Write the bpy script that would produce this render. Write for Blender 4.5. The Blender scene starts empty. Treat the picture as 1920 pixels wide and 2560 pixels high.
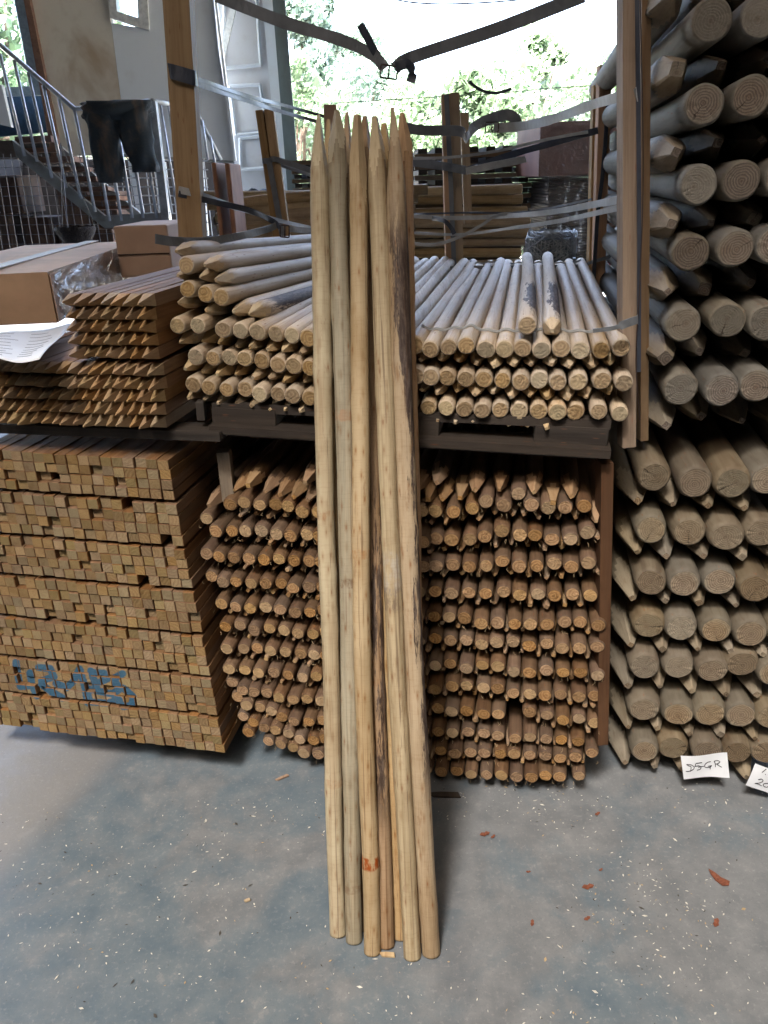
import bpy, math, random
import numpy as np
from mathutils import Matrix, Vector, noise as mnoise
R = math.radians
rnd = random.Random(7)
S = bpy.context.scene
COL = S.collection

# ------------------------------------------------------------------ camera
H = 1.53; TH = R(23.4); RO = R(2.0); F = 1923.0
fwd = np.array([0, math.cos(TH), -math.sin(TH)]); u0 = np.array([0, math.sin(TH), math.cos(TH)]); r0 = np.array([1., 0, 0])
rgt = math.cos(RO)*r0 - math.sin(RO)*u0; upv = math.cos(RO)*u0 + math.sin(RO)*r0
CAM = np.array([0, 0, H])
cd = bpy.data.cameras.new('camera'); cam = bpy.data.objects.new('camera', cd); COL.objects.link(cam)
cam.matrix_world = Matrix(((rgt[0], upv[0], -fwd[0], 0), (rgt[1], upv[1], -fwd[1], 0), (rgt[2], upv[2], -fwd[2], H), (0, 0, 0, 1)))
cd.sensor_fit = 'VERTICAL'; cd.sensor_height = 24; cd.lens = 24*F/2560; cd.clip_end = 500; cd.clip_start = .02
S.camera = cam

# ------------------------------------------------------------------ light
SUN_EL = 57; SUN_AZ = 203            # azimuth clockwise from +Y, where the sun stands
w = bpy.data.worlds.new('World'); S.world = w; w.use_nodes = True
nt = w.node_tree; bg = nt.nodes['Background']; sky = nt.nodes.new('ShaderNodeTexSky')
sky.sky_type = 'NISHITA'; sky.sun_disc = False; sky.sun_elevation = R(SUN_EL); sky.sun_rotation = R(SUN_AZ)
sky.dust_density = 8; sky.air_density = .75; sky.ozone_density = .6; sky.altitude = 50
nt.links.new(sky.outputs[0], bg.inputs[0]); bg.inputs[1].default_value = .15
sd = bpy.data.lights.new('sun', 'SUN'); sd.energy = 2.6; sd.angle = R(10); sd.color = (1, .975, .95)
so = bpy.data.objects.new('sun', sd); COL.objects.link(so)
az = R(SUN_AZ); el = R(SUN_EL)
sv = Vector((math.sin(az)*math.cos(el), math.cos(az)*math.cos(el), math.sin(el)))
so.rotation_euler = sv.to_track_quat('Z', 'Y').to_euler()
S.view_settings.view_transform = 'Standard'; S.view_settings.look = 'None'
S.view_settings.gamma = 1; S.view_settings.use_curve_mapping = False
S.view_settings.exposure = 5.0
S.render.engine = 'CYCLES'; S.cycles.diffuse_bounces = 2; S.cycles.max_bounces = 6; S.cycles.transparent_max_bounces = 12
S.render.resolution_x = 768; S.render.resolution_y = 1024

# ------------------------------------------------------------------ photo measuring helpers (pixel ray -> place in the shed)
def ray(x, y): return fwd + rgt*(x-960)/F - upv*(y-1280)/F
def atz(x, y, z=0.0): d = ray(x, y); return CAM + d*(z-H)/d[2]
def onp(x, y, P, n): d = ray(x, y); return CAM + d*np.dot(P-CAM, n)/np.dot(d, n)
def aty(x, y, Y): d = ray(x, y); return CAM + d*Y/d[1]
def nrm(yaw): a = R(yaw); return np.array([math.sin(a), math.cos(a), 0])
YAW = 11.0
N = nrm(YAW); DEEP = N.copy(); ACR = np.array([math.cos(R(YAW)), -math.sin(R(YAW)), 0])
PM = atz(1290, 1950, .06); PL = atz(566, 1890, .09); PR = atz(1575, 1875, .10)

# ------------------------------------------------------------------ object helpers
def mk(name, verts, faces, mats, idx=None, smooth=False, parent=None, mw=None, link=True):
    me = bpy.data.meshes.new(name); me.from_pydata([tuple(map(float, v)) for v in verts], [], faces)
    for m in (mats if isinstance(mats, (list, tuple)) else [mats]): me.materials.append(m)
    if idx is not None: me.polygons.foreach_set('material_index', idx)
    if smooth is True: me.polygons.foreach_set('use_smooth', [True]*len(faces))
    elif smooth: me.polygons.foreach_set('use_smooth', [bool(s) for s in smooth])
    me.update()
    if not link: return me
    o = bpy.data.objects.new(name, me); COL.objects.link(o)
    if mw is not None: o.matrix_world = mw
    if parent is not None: o.parent = parent; o.matrix_parent_inverse = parent.matrix_basis.inverted()
    return o
def tag(o, label=None, cat=None, group=None, kind=None):
    if label: o['label'] = label
    if cat: o['category'] = cat
    if group: o['group'] = group
    if kind: o['kind'] = kind
    return o
def empty(name, loc, label, cat, group=None):
    o = bpy.data.objects.new(name, None); COL.objects.link(o); o.location = loc; o.empty_display_size = .05
    return tag(o, label, cat, group)
def inst(name, me, mw):
    o = bpy.data.objects.new(name, me); COL.objects.link(o); o.matrix_world = mw; return o
def frame(p, ydir, spin=0.0, xhint=None):
    Y = Vector(ydir).normalized(); xh = Vector(xhint) if xhint is not None else Vector((0, 0, 1)).cross(Y)*-1
    if xh.length < 1e-4: xh = Vector((1, 0, 0))
    X = (xh - Y*xh.dot(Y)).normalized(); Z = X.cross(Y)
    M = Matrix((X, Y, Z)).transposed().to_4x4(); M = M @ Matrix.Rotation(spin, 4, 'Y')
    M.translation = Vector(p); return M
class MB:
    def __init__(s): s.v = []; s.f = []; s.i = []
    def add(s, v, f, i=0):
        b = len(s.v); s.v += [tuple(map(float, p)) for p in v]; s.f += [tuple(b+k for k in q) for q in f]
        s.i += (i if isinstance(i, list) else [i]*len(f))
    def box(s, c, sz, i=0, M=None):
        v = [(c[0]+a*sz[0]/2, c[1]+b*sz[1]/2, c[2]+d*sz[2]/2) for a in (-1, 1) for b in (-1, 1) for d in (-1, 1)]
        if M is not None: v = [M @ Vector(p) for p in v]
        s.add(v, [(0, 1, 3, 2), (4, 6, 7, 5), (0, 4, 5, 1), (2, 3, 7, 6), (0, 2, 6, 4), (1, 5, 7, 3)], i)
    def poly(s, pts, off, i=0):
        n = len(pts); o = np.array(off); v = [np.array(p) for p in pts] + [np.array(p)+o for p in pts]
        f = [tuple(range(n)), tuple(range(2*n-1, n-1, -1))] + [(k, k+n, (k+1) % n+n, (k+1) % n) for k in range(n)]
        s.add(v, f, i)
    def tube(s, pts, r, n=6, i=0, cap=True):
        pts = [Vector(p) for p in pts]; m = len(pts); v = []
        for k, p in enumerate(pts):
            t = (pts[min(k+1, m-1)]-pts[max(k-1, 0)]).normalized()
            a = t.cross(Vector((0, 0, 1)));  a = a if a.length > .05 else t.cross(Vector((1, 0, 0))); a.normalize(); b = t.cross(a)
            rr = r[k] if isinstance(r, (list, tuple)) else r
            v += [p + (a*math.cos(2*math.pi*j/n)+b*math.sin(2*math.pi*j/n))*rr for j in range(n)]
        f = [(k*n+j, k*n+(j+1) % n, (k+1)*n+(j+1) % n, (k+1)*n+j) for k in range(m-1) for j in range(n)]
        if cap: f += [tuple(range(n-1, -1, -1)), tuple(range((m-1)*n, m*n))]
        s.add(v, f, i)
    def build(s, name, mats, parent=None, smooth=False, mw=None): return mk(name, s.v, s.f, mats, s.i, smooth, parent, mw)

def slab(name, px, Y, th, m, parent=None):
    b = MB(); b.poly([aty(x, y, Y) for x, y in px], (0, th, 0)); return b.build(name, m, parent)
def spline(pts, n=10):
    P = [np.array(p, float) for p in pts]
    if len(P) == 2: return [P[0]+(P[1]-P[0])*k/n for k in range(n+1)]
    out = []
    for k in range(len(P)-1):
        a = P[max(k-1, 0)]; b = P[k]; c = P[k+1]; d = P[min(k+2, len(P)-1)]
        for j in range(n):
            t = j/n; out.append(.5*((2*b)+(-a+c)*t+(2*a-5*b+4*c-d)*t*t+(-a+3*b-3*c+d)*t**3))
    out.append(P[-1]); return out

# ------------------------------------------------------------------ materials
def M_(name):
    m = bpy.data.materials.new(name); m.use_nodes = True; return m, m.node_tree, m.node_tree.nodes['Principled BSDF']
class G:
    """small node graph writer"""
    def __init__(s, nt): s.nt = nt
    def n(s, t, **k):
        o = s.nt.nodes.new(t)
        for a, b in k.items(): setattr(o, a, b)
        return o
    def l(s, a, b): s.nt.links.new(a, b)
    def put(s, inp, v):
        if hasattr(v, 'links') or isinstance(v, bpy.types.NodeSocket): s.l(v, inp)
        elif isinstance(v, (tuple, list)) and len(v) == 3 and inp.type == 'RGBA': inp.default_value = (*v, 1)
        else: inp.default_value = v
    def math(s, op, a, b=0.0, c=0.0, clamp=False):
        o = s.n('ShaderNodeMath', operation=op, use_clamp=clamp); s.put(o.inputs[0], a); s.put(o.inputs[1], b); s.put(o.inputs[2], c); return o.outputs[0]
    def mix(s, f, a, b, mode='MIX'):
        o = s.n('ShaderNodeMix', data_type='RGBA', blend_type=mode); s.put(o.inputs[0], f); s.put(o.inputs[6], a); s.put(o.inputs[7], b); return o.outputs[2]
    def mapr(s, v, a, b, c=0.0, d=1.0, smooth=True):
        o = s.n('ShaderNodeMapRange', interpolation_type='SMOOTHSTEP' if smooth else 'LINEAR')
        for k, x in enumerate((v, a, b, c, d)): s.put(o.inputs[k], x)
        return o.outputs[0]
    def vmul(s, v, sc, off=None):
        o = s.n('ShaderNodeVectorMath', operation='MULTIPLY'); s.l(v, o.inputs[0]); o.inputs[1].default_value = sc; r = o.outputs[0]
        if off is not None:
            q = s.n('ShaderNodeVectorMath', operation='ADD'); s.l(r, q.inputs[0]); s.l(off, q.inputs[1]); r = q.outputs[0]
        return r
    def noise(s, v, sc=1.0, det=3.0, rough=.55, dist=0.0, col=False):
        o = s.n('ShaderNodeTexNoise'); s.l(v, o.inputs['Vector']); s.put(o.inputs['Scale'], sc); o.inputs['Detail'].default_value = det
        o.inputs['Roughness'].default_value = rough; o.inputs['Distortion'].default_value = dist; return o.outputs[1 if col else 0]
    def bump(s, h, d, st=1.0):
        o = s.n('ShaderNodeBump'); s.l(h, o.inputs['Height']); o.inputs['Distance'].default_value = d; o.inputs['Strength'].default_value = st; return o.outputs[0]
def coords(g, rand='object'):
    tc = g.n('ShaderNodeTexCoord').outputs['Object']
    if rand == 'object': r = g.n('ShaderNodeObjectInfo').outputs['Random']
    else: r = g.n('ShaderNodeNewGeometry').outputs['Random Per Island']
    wn = g.n('ShaderNodeTexWhiteNoise', noise_dimensions='1D'); g.l(r, wn.inputs['W'])
    off = g.vmul(wn.outputs['Color'], (40, 40, 40))
    sep = g.n('ShaderNodeSeparateColor'); g.l(wn.outputs['Color'], sep.inputs[0])
    return tc, r, off, sep.outputs[0], sep.outputs[1], sep.outputs[2]

def wood_side(name, A, B, Cc, rand='object', rough=.72, knot=.8, var=.35, bark=None, bands=(), grain=1.0, bump=.0007, marks=(), cracks=False):
    """A light, B darker grain, Cc a third tone some pieces take; Y is the grain direction"""
    m, nt_, p = M_(name); g = G(nt_); tc, r, off, r1, r2, r3 = coords(g, rand)
    v1 = g.vmul(tc, (38*grain, 1.6, 38*grain), off); v2 = g.vmul(tc, (230*grain, 5, 230*grain), off)
    n1 = g.noise(v1, 1, 3, .6, 1.2); n2 = g.noise(v2, 1, 3, .65, .3)
    c = g.mix(g.mapr(n1, .3, .7), A, B)
    c = g.mix(g.mapr(r1, .35, 1.0, 0, .75), c, Cc)
    c = g.mix(g.mapr(n2, .45, .75, 0, .45), c, g.mix(1.0, c, (.55, .45, .36), 'MULTIPLY'))
    # blotches across the piece
    vb = g.vmul(tc, (14, 9, 14), off); nb = g.noise(vb, 1, 4, .6)
    c = g.mix(g.mapr(nb, .5, .72, 0, .35), c, g.mix(1.0, c, (.62, .56, .5), 'MULTIPLY'))
    vk = g.vmul(tc, ((17, 3.0, 17) if not cracks else (15, 4.5, 15)), off); vo = g.n('ShaderNodeTexVoronoi'); g.l(vk, vo.inputs['Vector']); vo.inputs['Randomness'].default_value = 1
    if cracks: c = g.mix(g.mapr(vo.outputs['Distance'], .12, .42, .45, 0), c, g.mix(1.0, c, (.62, .48, .36), 'MULTIPLY'))
    k = g.mapr(g.math('ADD', vo.outputs['Distance'], g.math('MULTIPLY', nb, .16)), .13, .25, knot*.8, 0)
    c = g.mix(k, c, (.2, .075, .03))
    sep = g.n('ShaderNodeSeparateXYZ'); g.l(tc, sep.inputs[0]); y = sep.outputs[1]
    for (y0, hw, colr, st) in bands:
        d = g.math('ABSOLUTE', g.math('SUBTRACT', y, y0)); nn = g.noise(g.vmul(tc, (60, 60, 60)), 1, 3)
        d = g.math('ADD', d, g.math('MULTIPLY', g.math('SUBTRACT', nn, .5), hw*1.2))
        msk = g.mapr(g.noise(g.vmul(tc, (45, 18, 45), off), 1, 4, .7), .38, .56); c = g.mix(g.math('MULTIPLY', g.mapr(d, hw*.6, hw, st, 0), msk), c, colr)
    if bark:
        (y0, y1, xd, amt, bc) = bark
        nn = g.noise(g.vmul(tc, (30, 3.2, 30)), 1, 6, .75)
        side = g.math('MULTIPLY', sep.outputs[0], xd)
        lo = g.mapr(y, y0, y0+.16); hi = g.mapr(y, y1-.16, y1, 1, 0)
        f = g.math('MULTIPLY', g.math('MULTIPLY', lo, hi), g.mapr(g.math('ADD', nn, side), .60-amt, .66-amt))
        nf = g.noise(g.vmul(tc, (140, 22, 140)), 1, 4, .7)
        bcol = g.mix(g.mapr(nf, .4, .7), bc, g.mix(.35, bc, (.3, .24, .2)))
        c = g.mix(f, c, bcol)
    if cracks:
        ck = g.noise(g.vmul(tc, (170, 1.1, 170), off), 1, 2, .5); c = g.mix(g.mapr(ck, .60, .67, 0, .6), c, (.12, .07, .04))
        ft = g.noise(g.vmul(tc, (30, 260, 30), off), 1, 2, .5); c = g.mix(g.mapr(ft, .5, .7, 0, .16), c, g.mix(1.0, c, (.6, .5, .4), 'MULTIPLY'))
        lo_ = g.noise(g.vmul(tc, (6, 3.2, 6), off), 1, 3, .6); c = g.mix(g.mapr(lo_, .42, .66, 0, .55), c, g.mix(1.0, c, (.70, .62, .52), 'MULTIPLY'))
        sc_ = g.noise(g.vmul(tc, (60, 12, 60), off), 1, 4, .75); c = g.mix(g.mapr(sc_, .59, .70, 0, .6), c, (.24, .15, .085))
    vv = g.math('MULTIPLY_ADD', r2, var, 1-var*.55)
    hv = g.n('ShaderNodeHueSaturation'); g.l(c, hv.inputs['Color']); g.l(vv, hv.inputs['Value']); g.put(hv.inputs['Saturation'], g.math('MULTIPLY_ADD', r3, .3, .85))
    g.l(hv.outputs[0], p.inputs['Base Color']); p.inputs['Roughness'].default_value = rough; p.inputs['Specular IOR Level'].default_value = .3
    g.l(g.bump(g.math('ADD', n2, g.math('MULTIPLY', nb, .6)), bump), p.inputs['Normal'])
    return m
def wood_end(name, A, B, Cc, rand='object', freq=900, off_c=.3, bright=1.0, ringmix=.7, bump=.0012):
    m, nt_, p = M_(name); g = G(nt_); tc, r, off, r1, r2, r3 = coords(g, rand)
    wob = g.noise(g.vmul(tc, (70, 70, 70), off), 1, 2)
    sep = g.n('ShaderNodeSeparateXYZ'); g.l(tc, sep.inputs[0])
    x = g.math('ADD', sep.outputs[0], g.math('MULTIPLY', g.math('SUBTRACT', r1, .5), off_c*.04))
    z = g.math('ADD', sep.outputs[2], g.math('MULTIPLY', g.math('SUBTRACT', r3, .5), off_c*.04))
    d = g.math('SQRT', g.math('ADD', g.math('MULTIPLY', x, x), g.math('MULTIPLY', z, z)))
    d = g.math('ADD', d, g.math('MULTIPLY', wob, .006))
    ph = g.math('ADD', g.math('MULTIPLY', d, freq), g.math('MULTIPLY', r2, 6))
    wv = g.noise(g.vmul(tc, (110, 110, 110), off), 1, 3); ph = g.math('ADD', ph, g.math('MULTIPLY', wv, 5.0))
    ring = g.math('MULTIPLY_ADD', g.math('SINE', ph), .5, .5)
    fib = g.noise(g.vmul(tc, (420, 90, 420), off), 1, 3, .7)
    big = g.noise(g.vmul(tc, (45, 20, 45), off), 1, 3)
    c = g.mix(g.math('MULTIPLY', ring, ringmix), A, B)
    c = g.mix(g.mapr(r2, .35, 1, 0, .8), c, Cc)
    if freq > 1000:
        at2 = g.math('ARCTAN2', z, x); an = g.math('ABSOLUTE', g.math('ADD', g.math('SUBTRACT', at2, g.math('MULTIPLY_ADD', r2, 5.6, -2.8)), g.math('MULTIPLY', g.math('SUBTRACT', wv, .5), .5)))
        ck = g.math('MULTIPLY', g.mapr(an, .03, .07, 1, 0), g.mapr(d, .004, .010)); ck = g.math('MULTIPLY', ck, g.mapr(r3, .45, .55, 0, .8))
        c = g.mix(ck, c, (.03, .02, .015)); c = g.mix(g.mapr(d, .003, .012, .35, 0), c, (.10, .06, .04))
        rim = g.mapr(d, .028, .037, 0, .5); c = g.mix(g.math('MULTIPLY', rim, g.mapr(r1, .3, .7)), c, Cc)
    c = g.mix(g.mapr(fib, .5, .75, 0, .5), c, g.mix(1.0, c, (.45, .36, .28), 'MULTIPLY'))
    c = g.mix(g.mapr(big, .5, .75, 0, .4), c, g.mix(1.0, c, (.6, .5, .42), 'MULTIPLY'))
    hv = g.n('ShaderNodeHueSaturation'); g.l(c, hv.inputs['Color']); g.put(hv.inputs['Value'], g.math('MULTIPLY_ADD', r1, .5*bright, .72*bright)); g.put(hv.inputs['Saturation'], g.math('MULTIPLY_ADD', r3, .3, .9))
    g.l(hv.outputs[0], p.inputs['Base Color']); p.inputs['Roughness'].default_value = .85; p.inputs['Specular IOR Level'].default_value = .2
    g.l(g.bump(g.math('ADD', fib, g.math('MULTIPLY', ring, .5)), bump), p.inputs['Normal'])
    return m
def plain(name, c, rough=.6, metal=0, nz=.12, sc=30, c2=None, bump=0, spec=.4):
    m, nt_, p = M_(name); g = G(nt_); tc = g.n('ShaderNodeTexCoord').outputs['Object']
    n = g.noise(tc, sc, 4, .6); c2 = c2 or tuple(x*(1-nz*2.2) for x in c)
    g.l(g.mix(g.mapr(n, .35, .7), c, c2), p.inputs['Base Color']); p.inputs['Roughness'].default_value = rough; p.inputs['Metallic'].default_value = metal
    p.inputs['Specular IOR Level'].default_value = spec
    if bump: g.l(g.bump(n, bump), p.inputs['Normal'])
    return m
def stained(name, base, stain, sc, lo, hi, rough=.6, stretch=(1, 1, 1), amt=.8):
    m, nt_, p = M_(name); g = G(nt_); tc = g.n('ShaderNodeTexCoord').outputs['Object']
    v = g.vmul(tc, stretch); n = g.noise(v, sc, 5, .62, .6); n2 = g.noise(tc, sc*7, 3, .6)
    c = g.mix(g.mapr(n, lo, hi, 0, amt), base, stain); c = g.mix(g.mapr(n2, .5, .8, 0, .25), c, stain)
    g.l(c, p.inputs['Base Color']); p.inputs['Roughness'].default_value = rough; g.l(g.bump(n2, .001), p.inputs['Normal']); return m

T = {}
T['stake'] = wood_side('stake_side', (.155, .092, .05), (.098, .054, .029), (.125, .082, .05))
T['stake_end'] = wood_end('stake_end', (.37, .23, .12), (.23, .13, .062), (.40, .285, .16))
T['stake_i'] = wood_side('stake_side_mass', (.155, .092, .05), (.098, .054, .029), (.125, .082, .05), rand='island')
T['stake_end_i'] = wood_end('stake_end_mass', (.37, .23, .12), (.23, .13, .062), (.40, .285, .16), rand='island', freq=0)
T['cut'] = wood_side('stake_cut', (.36, .23, .125), (.27, .155, .078), (.34, .25, .16), knot=0)
T['cut_i'] = wood_side('stake_cut_mass', (.36, .23, .125), (.27, .155, .078), (.34, .25, .16), knot=0, rand='island')
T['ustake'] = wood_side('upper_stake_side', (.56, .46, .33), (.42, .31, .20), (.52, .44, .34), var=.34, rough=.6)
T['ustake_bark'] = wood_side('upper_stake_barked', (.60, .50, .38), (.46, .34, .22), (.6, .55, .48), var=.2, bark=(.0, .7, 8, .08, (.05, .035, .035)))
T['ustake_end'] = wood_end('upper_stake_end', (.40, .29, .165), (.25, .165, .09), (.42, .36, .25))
T['ucut'] = wood_side('upper_stake_cut', (.60, .45, .26), (.50, .34, .18), (.6, .5, .34), knot=0)
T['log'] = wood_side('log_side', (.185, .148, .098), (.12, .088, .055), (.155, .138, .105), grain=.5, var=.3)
T['logu'] = wood_side('log_side_grey', (.20, .18, .14), (.13, .108, .08), (.165, .16, .145), grain=.5, var=.3)
T['log_end'] = wood_end('log_end', (.27, .205, .135), (.13, .095, .062), (.25, .215, .155), freq=1250, off_c=.25, ringmix=.85)
T['logu_end'] = wood_end('log_end_grey', (.21, .175, .14), (.10, .08, .066), (.20, .185, .15), freq=1250, off_c=.25, ringmix=.85)
T['logcut'] = wood_side('log_cut', (.30, .245, .17), (.22, .17, .11), (.28, .24, .18), knot=0, grain=.5)
T['bat'] = wood_side('batten_side', (.24, .13, .062), (.17, .088, .04), (.21, .125, .062), knot=.4)
T['bat_end'] = wood_end('batten_end', (.295, .205, .112), (.225, .145, .075), (.27, .215, .12), freq=700, off_c=2.2, ringmix=.6)
T['bat_i'] = wood_side('batten_side_mass', (.24, .13, .062), (.17, .088, .04), (.21, .125, .062), knot=.4, rand='island')
T['bat_end_i'] = wood_end('batten_end_mass', (.295, .205, .112), (.225, .145, .075), (.27, .215, .12), rand='island', freq=0)
T['pbat'] = wood_side('picket_side', (.26, .14, .068), (.19, .098, .046), (.24, .15, .08), knot=.5)
T['pbat_top'] = wood_side('picket_cut', (.42, .27, .14), (.33, .2, .1), (.38, .29, .17), knot=0)
T['timber'] = wood_side('rough_timber', (.40, .27, .14), (.29, .18, .085), (.40, .30, .19), knot=.8, grain=.6, bump=.001)
T['timber_pink'] = wood_side('pinkish_timber', (.48, .28, .16), (.36, .20, .11), (.45, .30, .19), knot=.7, grain=.6, bump=.001)
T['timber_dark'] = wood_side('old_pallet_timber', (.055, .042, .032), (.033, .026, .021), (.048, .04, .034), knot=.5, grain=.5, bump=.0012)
T['timber_mid'] = wood_side('dull_timber', (.24, .165, .10), (.17, .11, .065), (.22, .17, .12), knot=.5, grain=.5)
T['timber_post'] = wood_side('weathered_post', (.27, .19, .125), (.18, .12, .075), (.25, .2, .14), knot=.7, grain=.8, bump=.0015)
T['timber_frame'] = wood_side('dark_frame_timber', (.13, .07, .04), (.08, .043, .025), (.11, .065, .04), knot=.2, grain=.5)
T['timber_red'] = wood_side('red_brown_timber', (.20, .105, .06), (.13, .065, .04), (.18, .1, .07), knot=.2, grain=.5)
T['strap'] = plain('grey_strap', (.15, .16, .17), .5, nz=.08, sc=40)
T['strap_l'] = plain('pale_strap', (.36, .37, .37), .45, nz=.08, sc=40)
T['strap_d'] = plain('dark_strap', (.045, .052, .07), .45, nz=.08, sc=40)
T['wire'] = plain('galvanised_wire', (.45, .48, .50), .45, .25, nz=.2)
T['wire_d'] = plain('rusty_wire', (.06, .04, .035), .6, .4)
T['paper'] = plain('white_paper', (.80, .82, .84), .7, nz=.03, sc=12)
T['ink'] = plain('black_ink', (.015, .015, .02), .5)
T['card'] = plain('cardboard', (.64, .42, .26), .8, nz=.08, sc=8)
T['card2'] = plain('worn_cardboard', (.34, .17, .095), .8, nz=.12, sc=8)
T['card_pink'] = plain('pinkish_cardboard', (.58, .39, .27), .8, nz=.06, sc=6)
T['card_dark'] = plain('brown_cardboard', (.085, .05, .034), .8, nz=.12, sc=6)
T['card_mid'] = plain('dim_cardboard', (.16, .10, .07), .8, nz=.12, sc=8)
T['steel'] = plain('painted_steel', (.36, .38, .37), .5, .2, nz=.15, sc=9, c2=(.22, .22, .2))
T['rail'] = plain('rail_steel', (.50, .53, .56), .35, .5, nz=.15, sc=20)
T['column'] = stained('column_steel', (.13, .17, .165), (.07, .075, .06), 3, .4, .7, .6, (1, 1, .3))
T['mesh'] = plain('mesh_wire_dark', (.12, .12, .13), .5, .5)
T['white'] = stained('white_wall', (.74, .77, .76), (.55, .53, .47), 1.1, .55, .85, .7, amt=.4)
T['cream'] = stained('stained_cream_wall', (.66, .60, .48), (.34, .22, .11), 1.0, .50, .70, .7, (1.3, 1, .8), amt=.75)
T['door'] = stained('worn_white_door', (.60, .60, .58), (.42, .38, .32), 1.6, .5, .8, .6, amt=.5)
T['frame'] = plain('window_frame', (.66, .66, .6), .6)
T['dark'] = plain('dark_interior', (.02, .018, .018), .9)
T['blue'] = plain('blue_panel', (.02, .05, .09), .6)
T['bluegrey'] = plain('bluegrey_paint', (.33, .42, .47), .5)

def glass(name, tint=(.9, .95, .95), base=.04):
    m, nt_, p = M_(name); g = G(nt_); tr = g.n('ShaderNodeBsdfTransparent'); tr.inputs[0].default_value = (*tint, 1)
    gl = g.n('ShaderNodeBsdfGlossy'); gl.inputs['Roughness'].default_value = .08
    n = g.noise(g.n('ShaderNodeTexCoord').outputs['Object'], 55, 3, .6); g.l(g.bump(n, .01), gl.inputs['Normal'])
    lw = g.n('ShaderNodeLayerWeight'); lw.inputs[0].default_value = .25
    mx = g.n('ShaderNodeMixShader'); g.l(g.math('MULTIPLY_ADD', lw.outputs['Fresnel'], .6, base), mx.inputs[0]); g.l(tr.outputs[0], mx.inputs[1]); g.l(gl.outputs[0], mx.inputs[2])
    g.l(mx.outputs[0], nt_.nodes['Material Output'].inputs[0]); return m
T['glass'] = glass('window_glass'); T['film'] = glass('clear_film', (.93, .94, .95), .16)

def floor_mat():
    m, nt_, p = M_('painted_concrete'); g = G(nt_); tc = g.n('ShaderNodeTexCoord').outputs['Object']
    sep = g.n('ShaderNodeSeparateXYZ'); g.l(tc, sep.inputs[0]); X, Y = sep.outputs[0], sep.outputs[1]
    n1 = g.noise(tc, 3.2, 6, .62, .4); n2 = g.noise(tc, 13, 6, .7); n3 = g.noise(tc, 95, 4, .7); n4 = g.noise(g.vmul(tc, (1, 1, 1)), 1.3, 3)
    grey = g.mix(g.mapr(n2, .3, .72), (.142, .150, .155), (.20, .205, .205))
    blue = g.mix(g.mapr(n2, .3, .7), (.092, .128, .155), (.135, .163, .178))
    # worn blue paint: strong on the left and centre, thin on the right; none beyond a diagonal edge at the far left
    f = g.mapr(g.math('ADD', n1, g.math('MULTIPLY', X, -.10)), .42, .60, 0, .85)
    edge = g.math('ADD', g.math('MULTIPLY_ADD', X, 1.0, 1.02), g.math('MULTIPLY', g.math('SUBTRACT', Y, 1.35), -.42))
    edge = g.math('ADD', edge, g.math('MULTIPLY', g.math('SUBTRACT', n2, .5), .12))
    em = g.mapr(edge, .0, .10)
    c = g.mix(g.math('MULTIPLY', f, em), grey, blue)
    c = g.mix(g.mapr(edge, .05, -.05, 0, .7), c, (.23, .22, .205))
    c = g.mix(g.mapr(n3, .52, .78, 0, .4), c, (.36, .355, .34))
    c = g.mix(g.mapr(n2, .60, .70, 0, .5), c, (.25, .245, .235))
    c = g.mix(g.mapr(n4, .5, .7, 0, .35), c, g.mix(1.0, c, (.7, .7, .74), 'MULTIPLY'))
    n5 = g.noise(tc, 260, 2, .5); c = g.mix(g.mapr(n5, .62, .75, 0, .5), c, (.09, .09, .095))
    g.l(c, p.inputs['Base Color']); g.l(g.mapr(n2, .3, .7, .38, .7), p.inputs['Roughness']); p.inputs['Specular IOR Level'].default_value = .35
    g.l(g.bump(g.math('ADD', n2, g.math('MULTIPLY', n3, .3)), .0015), p.inputs['Normal']); return m
def leaf_mat(name, A, B):
    m, nt_, p = M_(name); g = G(nt_); r = g.n('ShaderNodeNewGeometry').outputs['Random Per Island']
    c = g.mix(r, A, B); g.l(c, p.inputs['Base Color']); p.inputs['Roughness'].default_value = .4
    tl = g.n('ShaderNodeBsdfTranslucent'); g.l(g.mix(.5, c, (.36, .5, .32)), tl.inputs[0])
    mx = g.n('ShaderNodeMixShader'); mx.inputs[0].default_value = .35; g.l(p.outputs[0], mx.inputs[1]); g.l(tl.outputs[0], mx.inputs[2])
    g.l(mx.outputs[0], nt_.nodes['Material Output'].inputs[0]); return m
T['leaf'] = leaf_mat('leaves', (.055, .09, .05), (.10, .15, .085)); T['leaf2'] = leaf_mat('leaves_bluish', (.06, .095, .085), (.10, .145, .13))
T['bark'] = plain('bark', (.12, .09, .07), .9, nz=.25, sc=18, bump=.01)

# ------------------------------------------------------------------ setting
b = MB(); b.add([(-9, -6, 0), (9, -6, 0), (9, 9, 0), (-9, 9, 0)], [(0, 1, 2, 3)]); fl = b.build('floor', floor_mat()); tag(fl, kind='structure')
b = MB(); b.add([(-150, -40, -.02), (150, -40, -.02), (150, 260, -.02), (-150, 260, -.02)], [(0, 1, 2, 3)])
tag(b.build('ground', plain('yard_ground', (.30, .29, .25), .9, sc=.8)), kind='structure')
RX0, RX1, RY0, RY1 = -3.0, 1.1, -3.0, -.45          # gap in the unseen roof, closed by an added sheet dimming the sun
b = MB(); b.box((-.5, (RY1+8.7)/2, 4.75), (17, 8.7-RY1, .1)); b.box(((RX0-9)/2, (RY0+RY1)/2, 4.75), (RX0+9, RY1-RY0, .1)); b.box(((RX1+8)/2, (RY0+RY1)/2, 4.75), (8-RX1, RY1-RY0, .1)); b.box((-.5, (RY0-4)/2, 4.75), (17, RY0+4, .1))
ce = tag(b.build('ceiling', plain('roof_sheet', (.10, .10, .10), .7)), kind='structure')
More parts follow.
